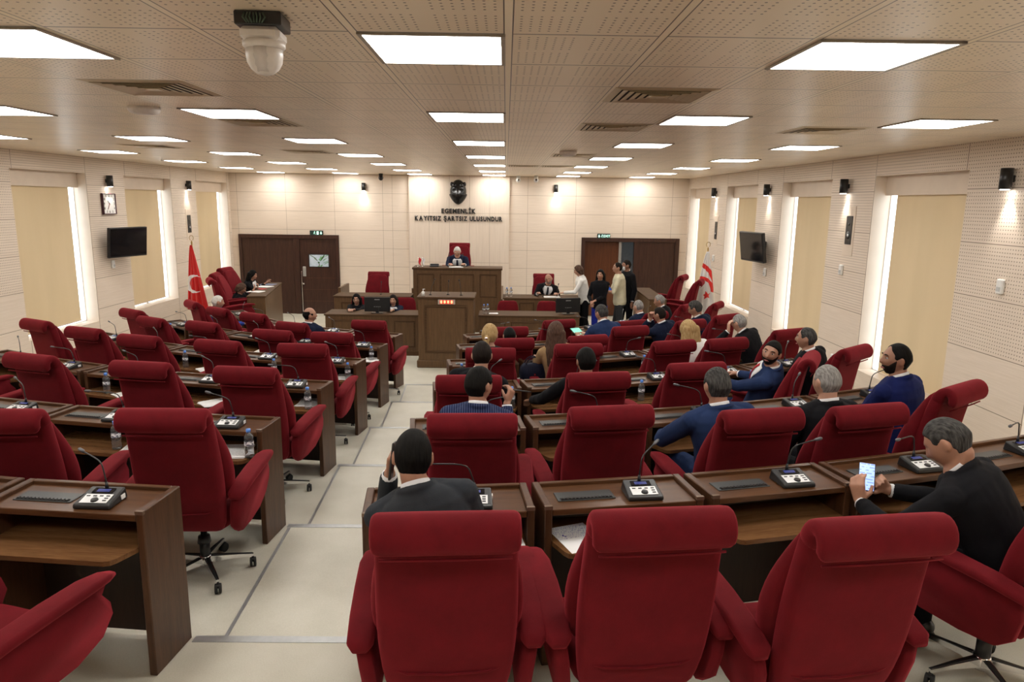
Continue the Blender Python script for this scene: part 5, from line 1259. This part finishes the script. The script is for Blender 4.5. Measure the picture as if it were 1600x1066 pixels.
person('woman in black with curly dark hair at the far end of the left side desk', (-5.60, 15.45, .80), (-5.40, 15.35, 1.31), -90, 0, 14, 0, BLKS, HB, 'bob', 'mid', .009, {'L': (-5.15, 15.5, 1.14, 1), 'R': (-5.10, 15.2, 1.14, 1)}, base=.28, female=True, face=True, shirt=SHIRT, S=.9)
person('woman in black with short dark hair bent over the left side desk', (-5.42, 14.42, .70), (-5.26, 14.28, 1.15), -88, 0, 26, 0, BLKS, HBR, 'woman', 'mid', .009, {'L': (-5.02, 14.5, 1.12, 1), 'R': (-5.0, 14.2, 1.12, 1)}, base=.28, female=True, face=True, S=.9)
person('standing woman in white jacket reaching left to the bald man', (1.72, 15.28, .86), (1.56, 15.22, 1.50), 88, 2, 14, 0, WHITEJ, HBR, 'woman', 'light', .009, {'L': (1.24, 15.10, 1.04, 1), 'R': (1.5, 15.6, 1.02, 1)}, base=0, stand=True, female=True, legs=BLKS, face=True, S=.95)
person('standing woman with long black hair, black jacket and blue trousers', (1.95, 14.60, .84), (1.94, 14.58, 1.48), 170, -8, 0, 0, BLKS, HB, 'long', 'mid', .009, {'L': (1.83, 14.36, .98, 1), 'R': (1.75, 14.42, .94, 1)}, base=0, stand=True, female=True, legs=BTR, face=True, S=.95)
person('standing man in cream short-sleeved shirt carrying a blue folder', (2.40, 14.86, .90), (2.33, 14.84, 1.60), 82, 8, 2, 0, CREAM, HD, 'receding', 'mid', .009, {'L': (1.98, 14.66, 1.14, 1), 'R': (2.02, 14.98, 1.14, 1)}, base=0, stand=True, legs=GTR, face=True, collar=False, shirt=False, sleeves=False, S=1.0)
person('standing man in charcoal suit wearing a white face mask', (2.62, 15.28, .88), (2.58, 15.26, 1.62), 120, -20, 4, 0, BLKS, HD, 'short', 'tan', .009, None, base=0, stand=True, mask=True, S=1.02)
m = MB(); m.M = Matrix.Translation(V((2.03, 14.72, 1.22))) @ Matrix.Rotation(radians(20), 4, 'Z') @ Matrix.Rotation(radians(62), 4, 'X') @ Matrix.Rotation(radians(30), 4, 'Z'); m.box(-.12, .12, -.16, .16, -.006, .006, 0, .002)
tag(m.build('folder', plain('bright blue folder', (.02, .14, .75, 1), .4)), 'bright blue folder in the hands of the man in cream shirt', 'folder')
m = MB(); m.M = Matrix.Translation(V((1.90, 14.70, 1.19))) @ Matrix.Rotation(radians(35), 4, 'Z') @ Matrix.Rotation(radians(40), 4, 'X'); m.box(-.10, .10, -.14, .14, -.001, .001)
tag(m.build('paper_sheet', PAPER), 'white sheet of paper sticking out before the blue folder', 'paper')
m = MB(); m.M = Matrix.Translation(V((1.03, 9.86, 1.135))) @ Matrix.Rotation(radians(30), 4, 'Z') @ Matrix.Rotation(radians(25), 4, 'X'); m.box(-.08, .08, -.11, .11, -.004, .004, 0, .002); m.box(-.073, .073, -.10, .10, .004, .005, 1)
tag(m.build('tablet', [BLK, emis('green lit tablet', (.15, .5, .35, 1), .8)]), 'tablet with greenish screen held by the grey-haired man in navy', 'tablet')
# handbag on the desk in front of the brown-haired woman
p, a = on_desk('R', 3, 1, -.30, -.33)
t = thing('handbag', 'dark navy quilted handbag on the desk beside the long-haired woman', 'handbag', (p[0], p[1]-.12, p[2]), a)
m = MB(); rings = []
for z, w_, d_ in ((0, .24, .10), (.02, .28, .13), (.10, .30, .14), (.17, .27, .11), (.20, .22, .05)): rings.append([V((px, py, z)) for px, py in rrect(w_, d_, 4, .4)])
bagm = cloth('navy quilted nylon', (.012, .014, .03, 1), False, .45); m.loft(rings); m.build('bag_body', bagm, t)
for s in (-1, 1): m = MB(); m.tube([V((.09*cos(a_), s*.03, .17+.10*sin(a_))) for a_ in [radians(q) for q in range(0, 181, 20)]], .006, 8); m.build('handle', bagm, t)
m = MB(); m.box(-.01, .01, -.075, -.068, .08, .10); m.build('clasp', CHR, t)

# ------------------------------------------------------------------ daylight, camera, render look
w = bpy.data.worlds.new('daylight'); S_ = bpy.context.scene; S_.world = w; w.use_nodes = True
w.node_tree.nodes['Background'].inputs[0].default_value = (.86, .94, 1, 1); w.node_tree.nodes['Background'].inputs[1].default_value = 2.4
cam = bpy.data.cameras.new('camera'); co = bpy.data.objects.new('camera', cam); COL.objects.link(co)
F_, p_, r_, y_ = 1120., .191509702, .0133014818, -.0107438049
cam.sensor_fit = 'HORIZONTAL'; cam.sensor_width = 36; cam.lens = F_/1600*36; cam.clip_start = .05; cam.clip_end = 100
cy_, sy_ = cos(y_), sin(y_); Fv = V((-sy_, cy_, 0)); Rv = V((cy_, sy_, 0)); Uv = V((0, 0, 1))
F2 = Fv*cos(p_)-Uv*sin(p_); U2v = Uv*cos(p_)+Fv*sin(p_); R3 = Rv*cos(r_)+U2v*sin(r_); U3 = U2v*cos(r_)-Rv*sin(r_)
co.matrix_world = Matrix(((R3.x, U3.x, -F2.x, 0), (R3.y, U3.y, -F2.y, 0), (R3.z, U3.z, -F2.z, 2.913), (0, 0, 0, 1)))
S_.camera = co
S_.view_settings.view_transform = 'Standard'; S_.view_settings.look = 'None'; S_.view_settings.gamma = 1; S_.view_settings.use_curve_mapping = False
S_.view_settings.exposure = 0.70
S_.cycles.max_bounces = 7; S_.cycles.diffuse_bounces = 4; S_.cycles.glossy_bounces = 3; S_.cycles.transmission_bounces = 5; S_.cycles.transparent_max_bounces = 6
S_.cycles.use_denoising = True; S_.cycles.sample_clamp_indirect = 6; S_.cycles.caustics_reflective = False; S_.cycles.caustics_refractive = False

bpy.data.scenes.remove(WORK)
